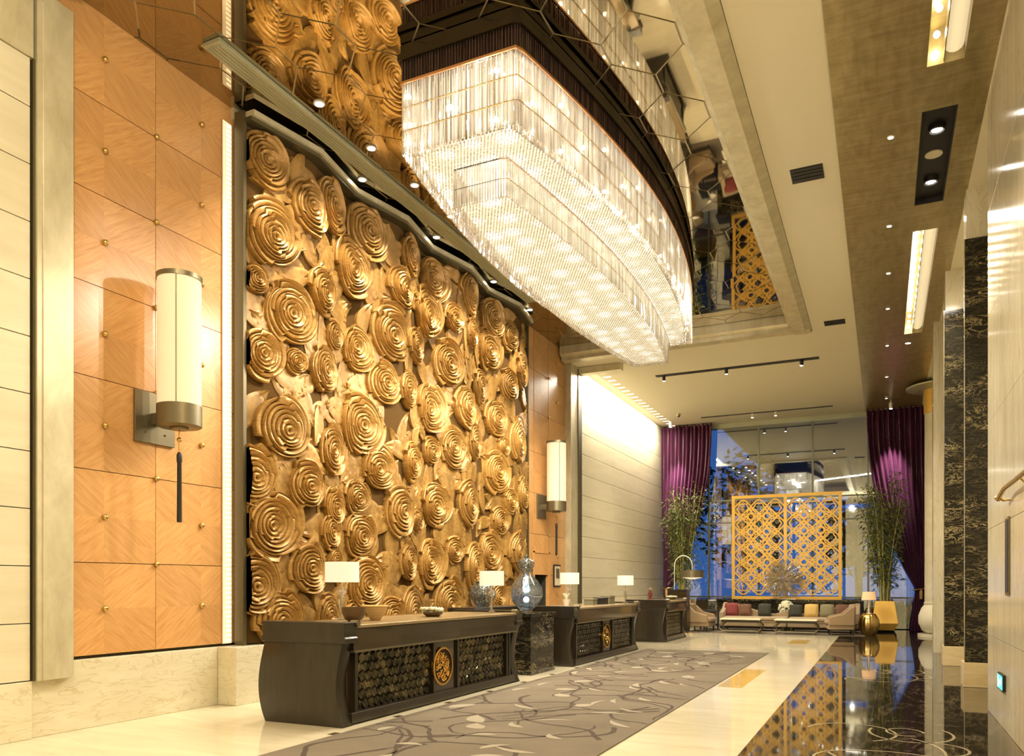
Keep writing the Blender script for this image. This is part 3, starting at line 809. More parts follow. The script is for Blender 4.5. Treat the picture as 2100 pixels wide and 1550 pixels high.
def rods(T, z0, z1, r, sp, m, name, jit=.0):
    mb = MB(); q = random.Random(5)
    for (x, y) in outline(*T, sp):
        rr = r*q.uniform(.75, 1.15); a0 = q.uniform(0, 1.5); ring = [(rr*math.cos(a0+k*PI/2), rr*math.sin(a0+k*PI/2)) for k in range(4)]
        zz0 = z0-q.uniform(0, jit)
        v = [(x+a, y+b-OY, zz0-OZ) for a, b in ring]+[(x+a, y+b-OY, z1-OZ) for a, b in ring]
        mb.add(v, [(0, 1, 5, 4), (1, 2, 6, 5), (2, 3, 7, 6), (3, 0, 4, 7), (3, 2, 1, 0), (4, 5, 6, 7)])
    return stuff(mb.build(name, m, ch, fix=False))
def shell(T, z0, z1, m, name, th=.02):
    P = outline(*T, .12); n = len(P); v = []
    for z in (z0, z1): v += [(x, y-OY, z-OZ) for x, y in P]
    for z in (z0, z1): v += [(x*(1-th/.8), y-OY+(th if y < OY-4 else -th if y > OY+3.9 else 0), z-OZ) for x, y in P]
    f = []
    for i in range(n):
        j = (i+1) % n
        f += [(i, j, n+j, n+i), (2*n+j, 2*n+i, 3*n+i, 3*n+j), (j, i, 2*n+i, 2*n+j), (n+i, n+j, 3*n+j, 3*n+i)]
    return MB().add(v, f).build(name, m, ch, fix=False)
def plate(T, z0, z1, m, name):
    P = [(x, y-OY) for x, y in outline(*T, .1)]; return MB().prism(P, 'z', z0-OZ, z1-OZ).build(name, m, ch)
grow = lambda T, g: (T[0]+g, T[1], T[2]-g, T[3]+g)
plate(grow(T1, .02), 7.40, 7.585, M['black_rim'], 'ceiling_plate')
shell(grow(T1, .045), 7.40, 7.47, M['black_rim'], 'upper_rim')
shell(grow(T1, -.02), 7.15, 7.41, M['dark_band'], 'band')
rods(grow(T1, .005), 7.165, 7.41, .010, .036, M['dark_rod'], 'band_rods')
shell(grow(T1, .022), 7.145, 7.172, M['copper'], 'copper_rim')
for z0, z1, nm in ((6.885, 7.145, 'crystal_rods'), (6.62, 6.88, 'crystal_rods'), (6.36, 6.615, 'crystal_rods')):
    rods(T1, z0, z1, .0125, .032, M['crystal'], nm, .004)
    rods(grow(T1, -.09), z0, z1, .012, .05, M['crystal'], nm, .004)
for z in (6.882, 6.617): shell(grow(T1, .004), z-.004, z+.004, M['brass'], 'wire_rail', .012)
plate(grow(T1, -.14), 6.40, 6.42, M['light_panel'], 'diffuser')
for z0, z1 in ((6.115, 6.36), (5.90, 6.11)): rods(T2, z0, z1, .0125, .034, M['crystal'], 'crystal_rods', .004)
shell(grow(T2, .004), 6.335, 6.35, M['copper'], 'copper_rim', .015); shell(grow(T2, .004), 6.108, 6.116, M['brass'], 'wire_rail', .012)
plate(grow(T2, -.06), 5.94, 5.96, M['light_panel'], 'diffuser')
def beads(T, z, sp, r, name, hole=None):
    mb = MB(); q = random.Random(8); y = T[2]
    nx = int(2.6/sp)
    j = 0
    while y < T[3]+.01:
        for i in range(-nx, nx):
            x = (i+.5*(j % 2))*sp
            if inside(x, y, T, -.01) and not (hole and inside(x, y, hole, .02)):
                zz = z-OZ+q.uniform(-.006, .006); yy = y-OY
                mb.add([(x-r, yy, zz), (x, yy-r, zz), (x+r, yy, zz), (x, yy+r, zz), (x, yy, zz-r*1.3), (x, yy, zz+r)],
                       [(0, 1, 4), (1, 2, 4), (2, 3, 4), (3, 0, 4), (1, 0, 5), (2, 1, 5), (3, 2, 5), (0, 3, 5)])
        y += sp*.9; j += 1
    stuff(mb.build(name, M['crystal'], ch, fix=False))
beads(T1, 6.36, .042, .0135, 'crystal_beads', T2); beads(T2, 5.90, .042, .0135, 'crystal_beads')
bm_ = MB().ball((0, 0, 0), .024, 8, 6).mesh('bulb', M['bulb'], True)
for row, z in enumerate((7.03, 6.76, 6.50)):
    for k, (x, y) in enumerate(outline(*grow(T1, -.05), .55)):
        if (k+row) % 2: continue
        put('bulb', bm_, ch, (x, y-OY, z-OZ+.03*math.sin(k*3)))

# ================================================================== CEILING FITTINGS
df = thing('linear_diffuser', 'long grey green air diffuser bar on the mirrored ceiling', 'air diffuser', (-6.8, 10.95, 7.592))
B(-.13, -4.45, -.05, .13, 4.45, 0).build('frame', M['trim_green'], df, bevel=.006)
for i in range(5): B(-.105+.045*i, -4.4, -.058, -.075+.045*i, 4.4, -.049).build('slat', M['trim_green'], df)
dlm = MB().lathe([(.02, 0), (.075, 0), (.075, -.012), (.055, -.014)], 20).mesh('ring', M['white'], True)
dld = MB().lathe([(.056, -.008), (.054, -.015)], 20).mesh('lens', M['downlight'], True)
def downlight(x, y, z, label, grp, s=1):
    t = thing('downlight', label, 'downlight', (x, y, z), group=grp); t.scale = (s, s, 1)
    put('ring', dlm, t); put('lens', dld, t)
for i in range(8): downlight(-6.46, 7.95+1.12*i, 7.593, 'small round downlight set in the mirrored ceiling tiles before the rose screen', 'downlights in the mirror tiles')
for y in (9.71, 11.88, 14.11, 15.9): downlight(-7.08, y, 7.593, 'small round downlight tucked above the fold of the rose screen trim', 'downlights at the rose screen top')
for y in (11.26, 14.04, 16.16, 18.23, 21.04, 24.2, 27.0, 28.7): downlight(.09, y, 7.279, 'tiny round downlight in the gold leaf soffit', 'downlights in the gold soffit', .6)
downlight(.54, 21.04, 7.279, 'larger lone round downlight beside the end of the lit soffit recess', 'lone soffit downlight')
for i in range(20): 
    t = thing('wall_washer', 'little square wall washer glowing in the cream ceiling above the far stone wall', 'ceiling light', (-6.98, 20.1+.44*i, 7.299), group='wall washers above the far stone wall')
    B(-.11, -.06, -.006, .11, .06, 0).build('lens', M['led'], t); B(-.125, -.075, -.004, .125, .075, 0).build('frame', M['white'], t)
# lit recesses and the black spot recess in the gold soffit
M['recess_lamp'] = mat('recess_lamp', (1, 1, 1), .3, emit=(1, .88, .62), es=28); M['tube'] = mat('frosted_tube', (.9, .8, .55), .5, emit=(1, .82, .5), es=.28)
def recess(y0, y1, label, lit, step=.4):
    t = thing('ceiling_recess', label, 'ceiling light', ((RX0+RX1)/2, (y0+y1)/2, 7.28))
    hx = (RX1-RX0)/2; hy = (y1-y0)/2; m = M['gold_leaf'] if lit else M['black']; zt = .42
    for a in ((-hx, -hy, 0, -hx+.012, hy, zt), (hx-.012, -hy, 0, hx, hy, zt), (-hx, -hy, 0, hx, -hy+.012, zt), (-hx, hy-.012, 0, hx, hy, zt)): B(*a).build('side', m, t)
    B(-hx, -hy, zt-.02, hx, hy, zt).build('top', m, t)
    if lit:
        B(-.02, -hy+.02, .02, -.01, hy-.02, .2).build('lamp_shelf', m, t)
        MB().tube([(hx*.42, -hy+.05, .17), (hx*.42, hy-.05, .17)], .10, 16).build('frosted_tube', M['tube'], t, True)
        n = max(2, int((y1-y0)/step))
        for i in range(n):
            MB().ball((0, 0, 0), .035, 8, 6).build('bulb', M['recess_lamp'], t, True, loc=(-hx+.10, -hy+.2+(2*hy-.4)*i/(n-1), .22))
    return t, hx, hy
recess(5.2, 9.93, 'lit slot recess in the gold soffit ending before the black spotlight recess', True)
recess(14.45, 20.3, 'long lit slot recess in the gold soffit between black recess and lone downlight', True)
t, hx, hy = recess(10.84, 13.47, 'black ceiling recess holding two spotlights and a speaker disc', False)
B(-hx+.012, -hy+.012, .10, hx-.012, hy-.012, .115).build('gear_tray', M['black'], t)
for yy in (-.72, .72):
    MB().lathe([(.10, .10), (.10, .0), (.085, -.01), (.07, .03)], 20).build('spot_housing', M['black'], t, True, loc=(0, yy, .04))
    MB().lathe([(.065, 0), (.06, -.006)], 20).build('spot_lens', M['downlight'], t, True, loc=(0, yy, .05))
MB().lathe([(.11, 0), (.11, -.015), (.09, -.02)], 24).build('speaker_disc', M['plaster'], t, True, loc=(0, 0, .10))
lamp('recess_beam', 'SPOT', (.62, 11.4, 7.2), 160, WARM, (.9, 11.6, 0), .06, spot=60)
def grille(y0, y1, label):
    t = thing('ceiling_grille', label, 'ceiling grille', (-.97, (y0+y1)/2, 7.299)); h = (y1-y0)/2
    B(-.215, -h, -.004, .215, h, 0).build('frame', M['black'], t)
    for i in range(4): B(-.20, -h+.02+(2*h-.04)*i/4, -.012, .20, -h+.02+(2*h-.04)*(i+.45)/4, -.003).build('slat', M['black'], t)
grille(11.6, 12.03, 'black rectangular grille in the cream ceiling beside the mirrored tray')
grille(18.6, 18.95, 'black grille in the cream ceiling level with the far tray corner')
def track(y, label, hang):
    t = thing('ceiling_track', label, 'light track', (-3.6, y, 7.3))
    B(-2.12, -(.09 if y < 25 else .045), -.02, 2.12, (.09 if y < 25 else .045), .0).build('channel', M['black'], t)
    for x in hang:
        b = MB().lathe([(.045, -.16), (.045, -.03), (.02, -.02)], 12).build('spot_head', M['white'] if y > 25 else M['black'], t, True, loc=(x, 0, 0))
        MB().lathe([(.036, -.162), (.035, -.166)], 12).build('lens', M['downlight'], b, True)
track(21.5, 'recessed black slot in the cream ceiling holding small spots beyond the chandelier', (-1.9, -.2, 1.7))
track(27.5, 'thin black track with two pale hanging spots near the glass wall', (-.4, .35))
for x, lb in ((-6.75, 'small pale spotlight hung before the plum curtain by the far stone wall'), (.22, 'small pale spotlight hung from the gold soffit before the plum curtain')):
    t = thing('hanging_spot', lb, 'spotlight', (x, 27.3, 7.3 if x < 0 else 7.28))
    MB().lathe([(.055, -.28), (.055, -.10), (.02, -.08), (.012, 0)], 14).build('spot_head', M['white'], t, True)
    MB().lathe([(.045, -.282), (.04, -.288)], 12).build('lens', M['downlight'], t, True)
cm = thing('security_camera', 'little dark dome camera on the cream ceiling by the curtain', 'camera', (-6.3, 26.6, 7.3))
MB().lathe([(.07, 0), (.07, -.03), (.05, -.06)], 14).build('mount', M['bronze'], cm, True); MB().ball((0, 0, -.07), .05, 12, 8).build('dome', M['black'], cm, True)

# ================================================================== WALL SCONCES
def sconce(y, label):
    t = thing('wall_sconce', label, 'wall lamp', (-7.55, y, 3.1), group='tasselled wall sconces')
    B(0, -.27, .0, .035, .27, .58).build('back_plate', M['bronze'], t, bevel=.004)
    for sy in (-.13, .13):
        MB().ball((.038, sy, .12), .012, 8, 5).build('screw', M['bronze'], t, True)
    B(.03, -.06, .22, .20, .06, .34).build('arm', M['bronze'], t)
    X = .41
    MB().lathe([(.225, .16), (.24, .17), (.24, .40), (.225, .40)], 40, (X, 0, 0)).build('metal_cup', M['bronze'], t, True)
    MB().lathe([(.09, .13), (.10, .14), (.10, .17)], 20, (X, 0, 0)).build('cup_boss', M['bronze'], t, True)
    sh = MB().lathe([(.232, .40), (.232, 1.80)], 40, (X, 0, 0), cap=False).build('shade', M['shade_silk'], t, True)
    for a in (20, 140, 260):
        ax, ay = X+.234*math.cos(math.radians(a-70)), .234*math.sin(math.radians(a-70))
        MB().tube([(ax, ay, .40), (ax, ay, 1.80)], .006, 6).build('seam_rod', M['bronze'], sh)
    MB().lathe([(.215, 1.80), (.245, 1.80), (.245, 1.85), (.215, 1.85)], 40, (X, 0, 0)).build('top_ring', M['bronze'], t, True)
    MB().tube([(X, 0, .14), (X, 0, -.12)], .008, 6).build('cord', M['brass'], t)
    MB().ball((X, 0, .02), .028, 12, 8).build('bead', M['brass'], t, True)
    MB().lathe([(.018, -.12), (.030, -.15), (.030, -.22), (.024, -.24), (.028, -.90), (.02, -.905)], 14, (X, 0, 0)).build('tassel', M['black'], t, True)
    lamp('sconce_beam', 'SPOT', (-7.14, y, 4.9), 45, WARM, (-7.25, y, 7.6), .08, spot=140, blend=.8)
    return t
sconce(6.37, 'tall silk cylinder wall sconce with black tassel on wood panels by the champagne pilaster')
sconce(17.62, 'silk cylinder wall sconce with tassel above the dark doorway past the rose screen')
pf = thing('framed_print', 'small framed print on the wood wall under the sconce by the doorway', 'picture frame', (-7.545, 18.62, 1.45))
B(0, -.22, -.02, .03, .22, .55).build('frame', M['black'], pf); B(.028, -.19, .02, .034, .19, .51).build('mat_board', M['paper'], pf); B(.033, -.11, .2, .038, .11, .45).build('print', M['bronze'], pf)

# ================================================================== RECEPTION DESKS
hexd = MB()
def hextile(r=.066):
    P = [(r*math.cos(PI/6+k*PI/3), r*math.sin(PI/6+k*PI/3)) for k in range(6)]
    v = [(0, p[0], p[1]) for p in P]+[(.016+.010*(k % 2), p[0]*.80, p[1]*.80) for k, p in enumerate(P)]+[(.020, 0, 0)]
    f = [(k, (k+1) % 6, 6+(k+1) % 6, 6+k) for k in range(6)]+[(6+k, 6+(k+1) % 6, 12) for k in range(6)]
    return v, f
hv, hf = hextile(); hex_me = MB().add(hv, hf).mesh('hex_tile', M['hex'])
def medallion(parent, y, z, R, detail):
    m = MB()
    n = 48
    ring = MB().add([], [])
    v = []; f = []
    for k in range(n):
        a = 2*PI*k/n
        for rr, dx in ((R, 0), (R, .035), (R*.90, .04), (R*.90, .0)): v.append((dx, rr*math.cos(a), rr*math.sin(a)))
    for k in range(n):
        j = (k+1) % n
        for q in range(4): f.append((4*k+q, 4*k+(q+1) % 4, 4*j+(q+1) % 4, 4*j+q))
    g = MB().add(v, f).build('medallion', M['gold'], parent, True, loc=(.0, y, z))
    # backing disc
    P = [(R*.93*math.cos(2*PI*k/36), R*.93*math.sin(2*PI*k/36)) for k in range(36)]
    MB().prism(P, 'x', .0, .010).build('disc', M['black'], g)
    q = random.Random(4)
    # filigree of curling stems
    for s in range(44 if detail else 14):
        a = q.uniform(0, 2*PI); rr = R*.8*math.sqrt(q.random()); c = Vector((rr*math.cos(a), rr*math.sin(a)))
        if c.length > R*.72: c *= .8
        r0 = R*q.uniform(.10, .22); st = q.uniform(0, 2*PI); pts = []
        for i in range(14):
            w = st+i*.42; r1 = r0*(1-i/18); p = c+Vector((math.cos(w), math.sin(w)))*r1
            if p.length > R*.88: p = p.normalized()*R*.88
            pts.append((.018, p.x, p.y))
        MB().tube(pts, R*.035, 5).build('scroll', M['gold'], g, True)
    return g
def desk(yc, L, label, tiles, emblem=True):
    t = thing('reception_desk', label, 'reception desk', (-5.08, yc, 0), group='reception desks')
    h = L/2; Dp = 1.05
    # curved end legs: extruded bowed profile
    def prof(x0, x1, n=14):
        P = []
        for i in range(n+1):
            z = .90*i/n; s = math.sin(PI*(i/n)**.85); P.append((x1-.09*s, z))
        for i in range(n, -1, -1):
            z = .90*i/n; s = math.sin(PI*(i/n)**.85); P.append((x0-.10*s, z))
        return P
    for s in (-1, 1):
        MB().prism(prof(-Dp, -.0), 'y', s*h, s*(h-.17)).build('end_leg', M['timber'], t, True, bevel=.006)
        e = MB().prism([(-Dp-.04, .88), (.05, .88), (.05, .93), (.03, .95), (.03, 1.06), (.045, 1.10), (-Dp-.035, 1.10), (-Dp-.02, 1.06), (-Dp-.02, .95), (-Dp-.04, .93)], 'y', s*(h+.02), s*(h-.20)).build('end_cap', M['timber'], t, bevel=.008)
        MB().tube([(-.04, s*(h-.20)+0, 1.085), (.055, s*(h-.20), 1.085)], .035, 14).build('scroll_end', M['bronze'], e, True)
    B(-.95, -h+.17, .12, -.12, h-.17, .80).build('carcass', M['lacquer'], t)
    B(-.90, -h+.2, 0, -.06, h-.2, .12).build('kick_plinth', M['timber'], t)
    B(-.12, -h+.17, .02, -.01, h-.17, .13).build('bottom_rail', M['timber'], t, bevel=.005)
    B(-.15, -h+.17, .79, .02, h-.17, 1.03).build('apron', M['lacquer'], t, bevel=.012)
    B(-.10, -h+.17, .775, .03, h-.17, .795).build('bead_moulding', M['bronze'], t)
    B(-Dp, -h+.2, 1.03, .04, h-.2, 1.07).build('worktop', M['worktop'], t, bevel=.01)
    # front bays
    bays = [(-h+.30, -.33), (.33, h-.42)] if emblem else [(-h+.25, h-.35)]
    B(-.14, -h+.17, .13, -.085, h-.17, .78).build('front_board', M['lacquer'], t)
    for a, b_ in bays:
        for fr in ((a-.05, .13, a, .78), (b_, .13, b_+.05, .78)): B(-.09, fr[0], fr[1], -.03, fr[2], fr[3]).build('stile', M['timber'], t)
        px, pz = .116, .100; cells = []
        r_ = 0; z = .13+.066
        while z < .75:
            y = a+.06+(.058 if r_ % 2 else 0)
            while y < b_-.04: cells.append((y, z)); y += px
            z += pz; r_ += 1
        if tiles:
            for y, z in cells:
                o = put('hex_tile', hex_me, t, (-.085, y, z)); o.rotation_euler = (random.choice((0, 2, 4))*PI/3, random.uniform(-.12, .12), random.uniform(-.12, .12))
        else:
            mb = MB()
            for y, z in cells:
                a_ = random.choice((0, 2, 4))*PI/3; ca, sa = math.cos(a_), math.sin(a_)
                mb.add([(-.085+v[0], y+v[1]*ca-v[2]*sa, z+v[1]*sa+v[2]*ca) for v in hv], hf)
            stuff(mb.build('hex_tiles', M['hex'], t))
    if emblem:
        B(-.09, -.30, .13, -.06, .30, .78).build('emblem_board', M['lacquer'], t)
        medallion(t, -.10, .45, .245, tiles).location.x = -.058
    else: pass
    B(-.09, h-.36, .13, -.02, h-.30, .78).build('recess_shade', M['black'], t)  # black strip stands in for the shade of the recess beside the leg
    return t
desk(8.835, 4.41, 'long dark lacquer reception desk carrying the dark bowl and striped basket', True)
desk(15.44, 4.22, 'dark lacquer reception desk with gold medallion beyond the marble pedestal', False)
desk(21.22, 2.36, 'short dark reception desk without medallion beside the lounge', False, False)

def desk_lamp(x, y, label, s=1, mt='shade_lamp'):
    t = thing('table_lamp', label, 'table lamp', (x, y, 1.07)); t.scale = (s, s, s)
    MB().lathe([(.085, 0), (.085, .015), (.05, .025), (.03, .04)], 8).build('foot', M['clear'], t)
    MB().lathe([(.022, .035), (.030, .08), (.048, .25), (.050, .26), (.02, .27)], 8).build('crystal_stem', M['clear'], t)
    MB().lathe([(.02, .265), (.035, .28), (.02, .295), (.065, .335), (.02, .375), (.03, .39), (.015, .40)], 8).build('crystal_knop', M['crystal'], t)
    MB().tube([(0, 0, .02), (0, 0, .47)], .008, 6).build('rod', M['chrome'], t)
    MB().lathe([(.205, .455), (.205, .70)], 40, cap=False).build('shade', M[mt], t, True)
    MB().lathe([(.02, .66), (.2, .665), (.2, .67), (.02, .67)], 24).build('shade_carrier', M['white'], t, True)
desk_lamp(-5.95, 7.75, 'crystal table lamp with white drum shade beside the wooden bowl')
desk_lamp(-5.35, 10.6, 'crystal table lamp with white shade beside the glass vase', .9)
desk_lamp(-5.75, 14.9, 'crystal table lamp with white shade beside the white potted plant', .95)
desk_lamp(-5.3, 17.25, 'crystal table lamp with peach shade beside the low dark boxes', .9)
# things on the first desk
bo = thing('wooden_bowl', 'dark wooden bowl on the desk beside the crystal lamp', 'bowl', (-5.5, 7.38, 1.07))
MB().lathe([(.05, 0), (.10, .03), (.135, .10), (.14, .17), (.125, .17), (.115, .10), (.08, .045), (.0, .035)], 28).build('bowl_body', M['bowl_dark'], bo, True); MB().lathe([(.06, 0), (.055, .012)], 20).build('foot_ring', M['black'], bo, True)
ba = thing('striped_basket', 'tapered basket striped orange and straw beside the dark bowl', 'basket', (-5.48, 7.78, 1.07))
MB().lathe([(.055, 0), (.07, .02), (.15, .17), (.14, .17), (.065, .03), (0, .03)], 28).build('basket_body', M['striped'], ba, True); MB().lathe([(.145, .165), (.155, .17), (.15, .18), (.14, .175)], 28).build('rim', M['gold_fab'], ba, True)
def flowers(x, y, z, label, s=1, seed=1):
    t = thing('flower_bowl', label, 'flowers', (x, y, z)); q = random.Random(seed); t.scale = (s, s, s)
    MB().lathe([(.07, 0), (.11, .03), (.12, .055), (.11, .055), (.09, .03), (0, .03)], 20).build('dish', M['bowl_dark'], t, True)
    for k in range(14):
        a = k*2.4; r = .035*math.sqrt(k); c = (r*math.cos(a), r*math.sin(a), .075+.02*q.random())
        mb = MB()
        for j in range(7):
            w = j*.9; mb.ball((c[0]+.018*math.cos(w), c[1]+.018*math.sin(w), c[2]+.008*(j % 2)), .016, 6, 4)
        mb.build('blossom', M['flower'], t, True)
    for k in range(8):
        a = k*.8; p = Vector((.10*math.cos(a), .10*math.sin(a), .05)); d = Vector((math.cos(a), math.sin(a), .1))*.05; w = Vector((-math.sin(a), math.cos(a), 0))*.02
        MB().add([p-d, p+w, p+d, p-w, p+Vector((0, 0, .012))], [(0, 1, 4), (1, 2, 4), (2, 3, 4), (3, 0, 4)]).build('leaf', M['green'], t)
flowers(-5.42, 9.0, 1.07, 'low bowl of white blossoms on the long desk under the screen', 1.15, 1)
flowers(-5.35, 21.8, 1.07, 'low bowl of white blossoms on the short far desk', 1.0, 2)
bc = thing('back_counter', 'low dark timber counter behind the glass vase between the desks', 'counter', (-6.1, 12.15, 0))
B(-.25, -1.02, .05, .15, 1.02, 1.02).build('cabinet_body', M['timber'], bc); B(-.3, -1.06, 1.02, .2, 1.06, 1.12).build('counter_top', M['timber'], bc, bevel=.01)
for yy in (-.68, 0, .68): B(.15, yy-.32, .1, .165, yy+.32, .98).build('door', M['lacquer'], bc)
# pedestal and glass vases
pd = thing('marble_pedestal', 'square black marble pedestal with pale veins carrying the glass vase', 'pedestal', (-5.55, 12.3, 0))
B(-.33, -.52, 0, .33, .52, .08).build('foot', M['black_marble'], pd, bevel=.005)
B(-.31, -.5, .08, .31, .5, .96).build('shaft', M['black_marble'], pd); B(-.34, -.53, .96, .34, .53, 1.02).build('cap', M['black_marble'], pd, bevel=.006)
va = thing('glass_vase', 'bulbous crackled glass vase glowing blue white at its base', 'vase', (-5.5, 12.2, 1.02))
vp = [(.10, 0), (.12, .01), (.10, .05), (.15, .09), (.24, .18), (.285, .30), (.27, .42), (.20, .54), (.13, .62), (.11, .68)]
MB().lathe(vp, 36, cap=False).build('vase_body', M['clear'], va, True)
MB().lathe([(r*.93, z) for r, z in vp[3:9]], 36, cap=False).build('mosaic_lining', M['crackle'], va, True)
MB().lathe([(.115, .68), (.125, .70), (.12, .76), (.135, .77), (.135, .80), (.15, .81), (.14, .87), (.08, .91), (.03, .93), (.035, .96), (.01, .99)], 28).build('lid', M['crackle'], va, True)
MB().ball((0, 0, .22), .05, 16, 10).build('lamp_core', M['blue_lamp'], va, True)
lamp('vase_glow', 'POINT', (-5.5, 12.2, 1.28), 6, (.45, .7, 1), size=.07)
ur = thing('mosaic_urn', 'round silver mosaic urn behind the glowing glass vase', 'urn', (-6.1, 11.75, 1.12))
MB().lathe([(.10, 0), (.14, .04), (.22, .16), (.23, .24), (.17, .36), (.12, .40), (.13, .43), (.11, .43)], 30).build('urn_body', M['crackle'], ur, True); MB().lathe([(.135, .425), (.145, .435), (.135, .445), (.125, .435)], 24).build('rim', M['chrome'], ur, True)
# things on the second and third desk
pp = thing('potted_plant', 'small white pot with pale plant at the desk lamp', 'potted plant', (-5.55, 14.2, 1.07))
MB().lathe([(.05, 0), (.075, .14), (.065, .14), (.06, .12), (0, .12)], 18).build('pot', M['white'], pp, True)
q = random.Random(3)
for k in range(9):
    a = k*2.4; MB().tube([(0, 0, .12), (.03*math.cos(a), .03*math.sin(a), .2), (.07*math.cos(a), .07*math.sin(a), .26)], [.008, .012, .003], 5).build('leaf', M['flower'], pp, True)
for (x, y, w, d, hh_, lb, mm) in ((-5.6, 15.75, .20, .28, .13, 'low green grey box on the second desk beside the dark case', 'olive_fab'), (-5.55, 16.25, .2, .42, .14, 'low dark leather case on the second desk', 'black'), (-5.55, 16.75, .2, .36, .18, 'olive lidded box on the second desk beside the peach lamp', 'olive_fab')):
    t = thing('desk_box', lb, 'box', (x, y, 1.07)); B(-w/2, -d/2, 0, w/2, d/2, hh_*.7).build('body', M[mm], t, bevel=.006); B(-w/2-.006, -d/2-.006, hh_*.7, w/2+.006, d/2+.006, hh_).build('lid', M[mm], t, bevel=.006)
fg = thing('figurine', 'small reddish ornament on the far short desk', 'ornament', (-5.75, 21.0, 1.07))
MB().lathe([(.07, 0), (.07, .03), (.03, .05), (.05, .12), (.06, .18), (.02, .26)], 14).build('body', M['red_fab'], fg, True); MB().ball((0, 0, .29), .045, 10, 8).build('head', M['chair'], fg, True)

# ================================================================== CARPET
cp = thing('carpet', 'taupe carpet runner patterned with dark branches and pale leaves', 'carpet', (-3.58, 10.8, 0))
B(-1.33, -8.5, .001, 1.33, 7.0, .012).build('pile_field', M['carpet'], cp)
q = random.Random(12)
def ribbon(pts, w, z):
    L = []; n = len(pts)
    for i in range(n):
        a = Vector(pts[max(i-1, 0)]); b = Vector(pts[min(i+1, n-1)]); t = (b-a).normalized(); nn = Vector((-t.y, t.x))*(w[i] if isinstance(w, list) else w); p = pts[i]
        L += [(p[0]+nn.x, p[1]+nn.y, z), (p[0]-nn.x, p[1]-nn.y, z)]
    return MB().add(L, [(2*i, 2*i+1, 2*i+3, 2*i+2) for i in range(n-1)])
def cl(x): return max(-1.32, min(1.32, x))
for k in range(72):
    x, y = q.uniform(-1.3, 1.3), -6.3+13.2*(k+q.random())/72; a = q.uniform(0, 2*PI); pts = []
    cur = q.uniform(-.12, .12)
    for i in range(26):
        pts.append((cl(x), max(-8.4, min(6.9, y)))); a += cur+q.uniform(-.28, .28)
        if i % 8 == 7: cur = q.uniform(-.2, .2)
        x += .085*math.cos(a); y += .085*math.sin(a)
        if abs(x) > 1.32 or y > 6.9: break
    if len(pts) > 5: 
        w = [.028*(1-.6*i/len(pts)) for i in range(len(pts))]; ribbon(pts, w, .0128+.0001*(k % 7)).build('branch_motif', M['carpet_line'], cp, fix=False)
for k in range(64):
    x, y = q.uniform(-1.1, 1.1), -6.2+13*(k+q.random())/64; a = q.uniform(0, PI); ln = q.uniform(.25, .5); wd = q.choice((.03, .045, .10))
    N = 10; P = []
    for i in range(N+1):
        s = i/N; P.append((x+ln*(s-.5)*math.cos(a)-.05*math.sin(PI*s)*math.sin(a), y+ln*(s-.5)*math.sin(a)+.05*math.sin(PI*s)*math.cos(a)))
    P = [(cl(a_), min(6.95, b_)) for a_, b_ in P]
    w = [wd*math.sin(PI*(i/N)**.8)+.002 for i in range(N+1)]
    ribbon(P, w, .0140+.0001*(k % 5)).build('leaf_motif', M['carpet_leaf'], cp, fix=False)

# ================================================================== LOUNGE AT THE END
rg = thing('lounge_rug', 'taupe rug under the lounge sofas', 'rug', (-2.7, 26.4, 0))
B(-2.9, -1.75, .0, 2.2, .9, .012).build('pile', M['rug'], rg); B(-2.95, -1.8, 0, 2.25, .95, .008).build('border', M['carpet_line'], rg)
# lattice screen on a dark bench plinth
bn = thing('marble_bench', 'long dark marble ledge carrying the gold lattice screen', 'plinth', (-2.95, 27.75, 0))
B(-2.2, -.3, .08, 2.2, .3, .92).build('body', M['black_marble'], bn); B(-2.25, -.35, .92, 2.25, .35, 1.0).build('top', M['black_marble'], bn, bevel=.008); B(-2.1, -.26, 0, 2.1, .26, .08).build('foot', M['black'], bn)
ls = thing('lattice_screen', 'large square gold lattice screen of interlocking rings in two leaves', 'screen', (-2.95, 27.6, 1.0))
for x0, x1 in ((-1.74, -1.64), (-.05, .05), (1.64, 1.74)): B(x0, -.04, .0, x1, .04, 3.52).build('frame_stile', M['gold_paint'], ls)
for z0, z1 in ((.0, .10), (3.42, 3.52)): B(-1.64, -.038, z0, 1.64, .038, z1).build('frame_rail', M['gold_paint'], ls)
def ringmesh(R, w, d, n=24, lobes=0):
    v = []; f = []
    for k in range(n):
        a = 2*PI*k/n; rr = R*(1+.10*math.cos(lobes*a)) if lobes else R
        for r_, y_ in ((rr+w, -d), (rr+w, d), (rr-w, d), (rr-w, -d)): v.append((r_*math.cos(a), y_, r_*math.sin(a)))
    for k in range(n):
        j = (k+1) % n
        for s in range(4): f.append((4*k+s, 4*k+(s+1) % 4, 4*j+(s+1) % 4, 4*j+s))
    return MB().add(v, f).mesh('lattice_ring', M['gold_paint'])
big = ringmesh(.275, .024, .03, 28, 4); small = ringmesh(.10, .022, .034, 20); mid = ringmesh(.185, .020, .028, 24, 6)
for side in (-1, 1):
    for i in range(3):
        for j in range(6):
            x = side*.845+(i-1)*.52; z = .46+.52*j
            put('lattice_ring', big, ls, (x, 0, z))
            if i < 2 and j < 5: put('lattice_ring', small, ls, (x+.26, 0, z+.26))
            put('lattice_ring', mid, ls, (x, .0, z))
    for i in range(2):
        for j in range(5):
            x = side*.845+(i-.5)*.52; z = .72+.52*j; put('lattice_ring', big, ls, (x, .003, z))
for j in range(6):
    pass
ds = thing('wire_disc_sculpture', 'round silver wire disc sculpture standing before the gold lattice', 'sculpture', (-3.0, 27.45-.0, 1.0))
mb = MB(); q = random.Random(6)
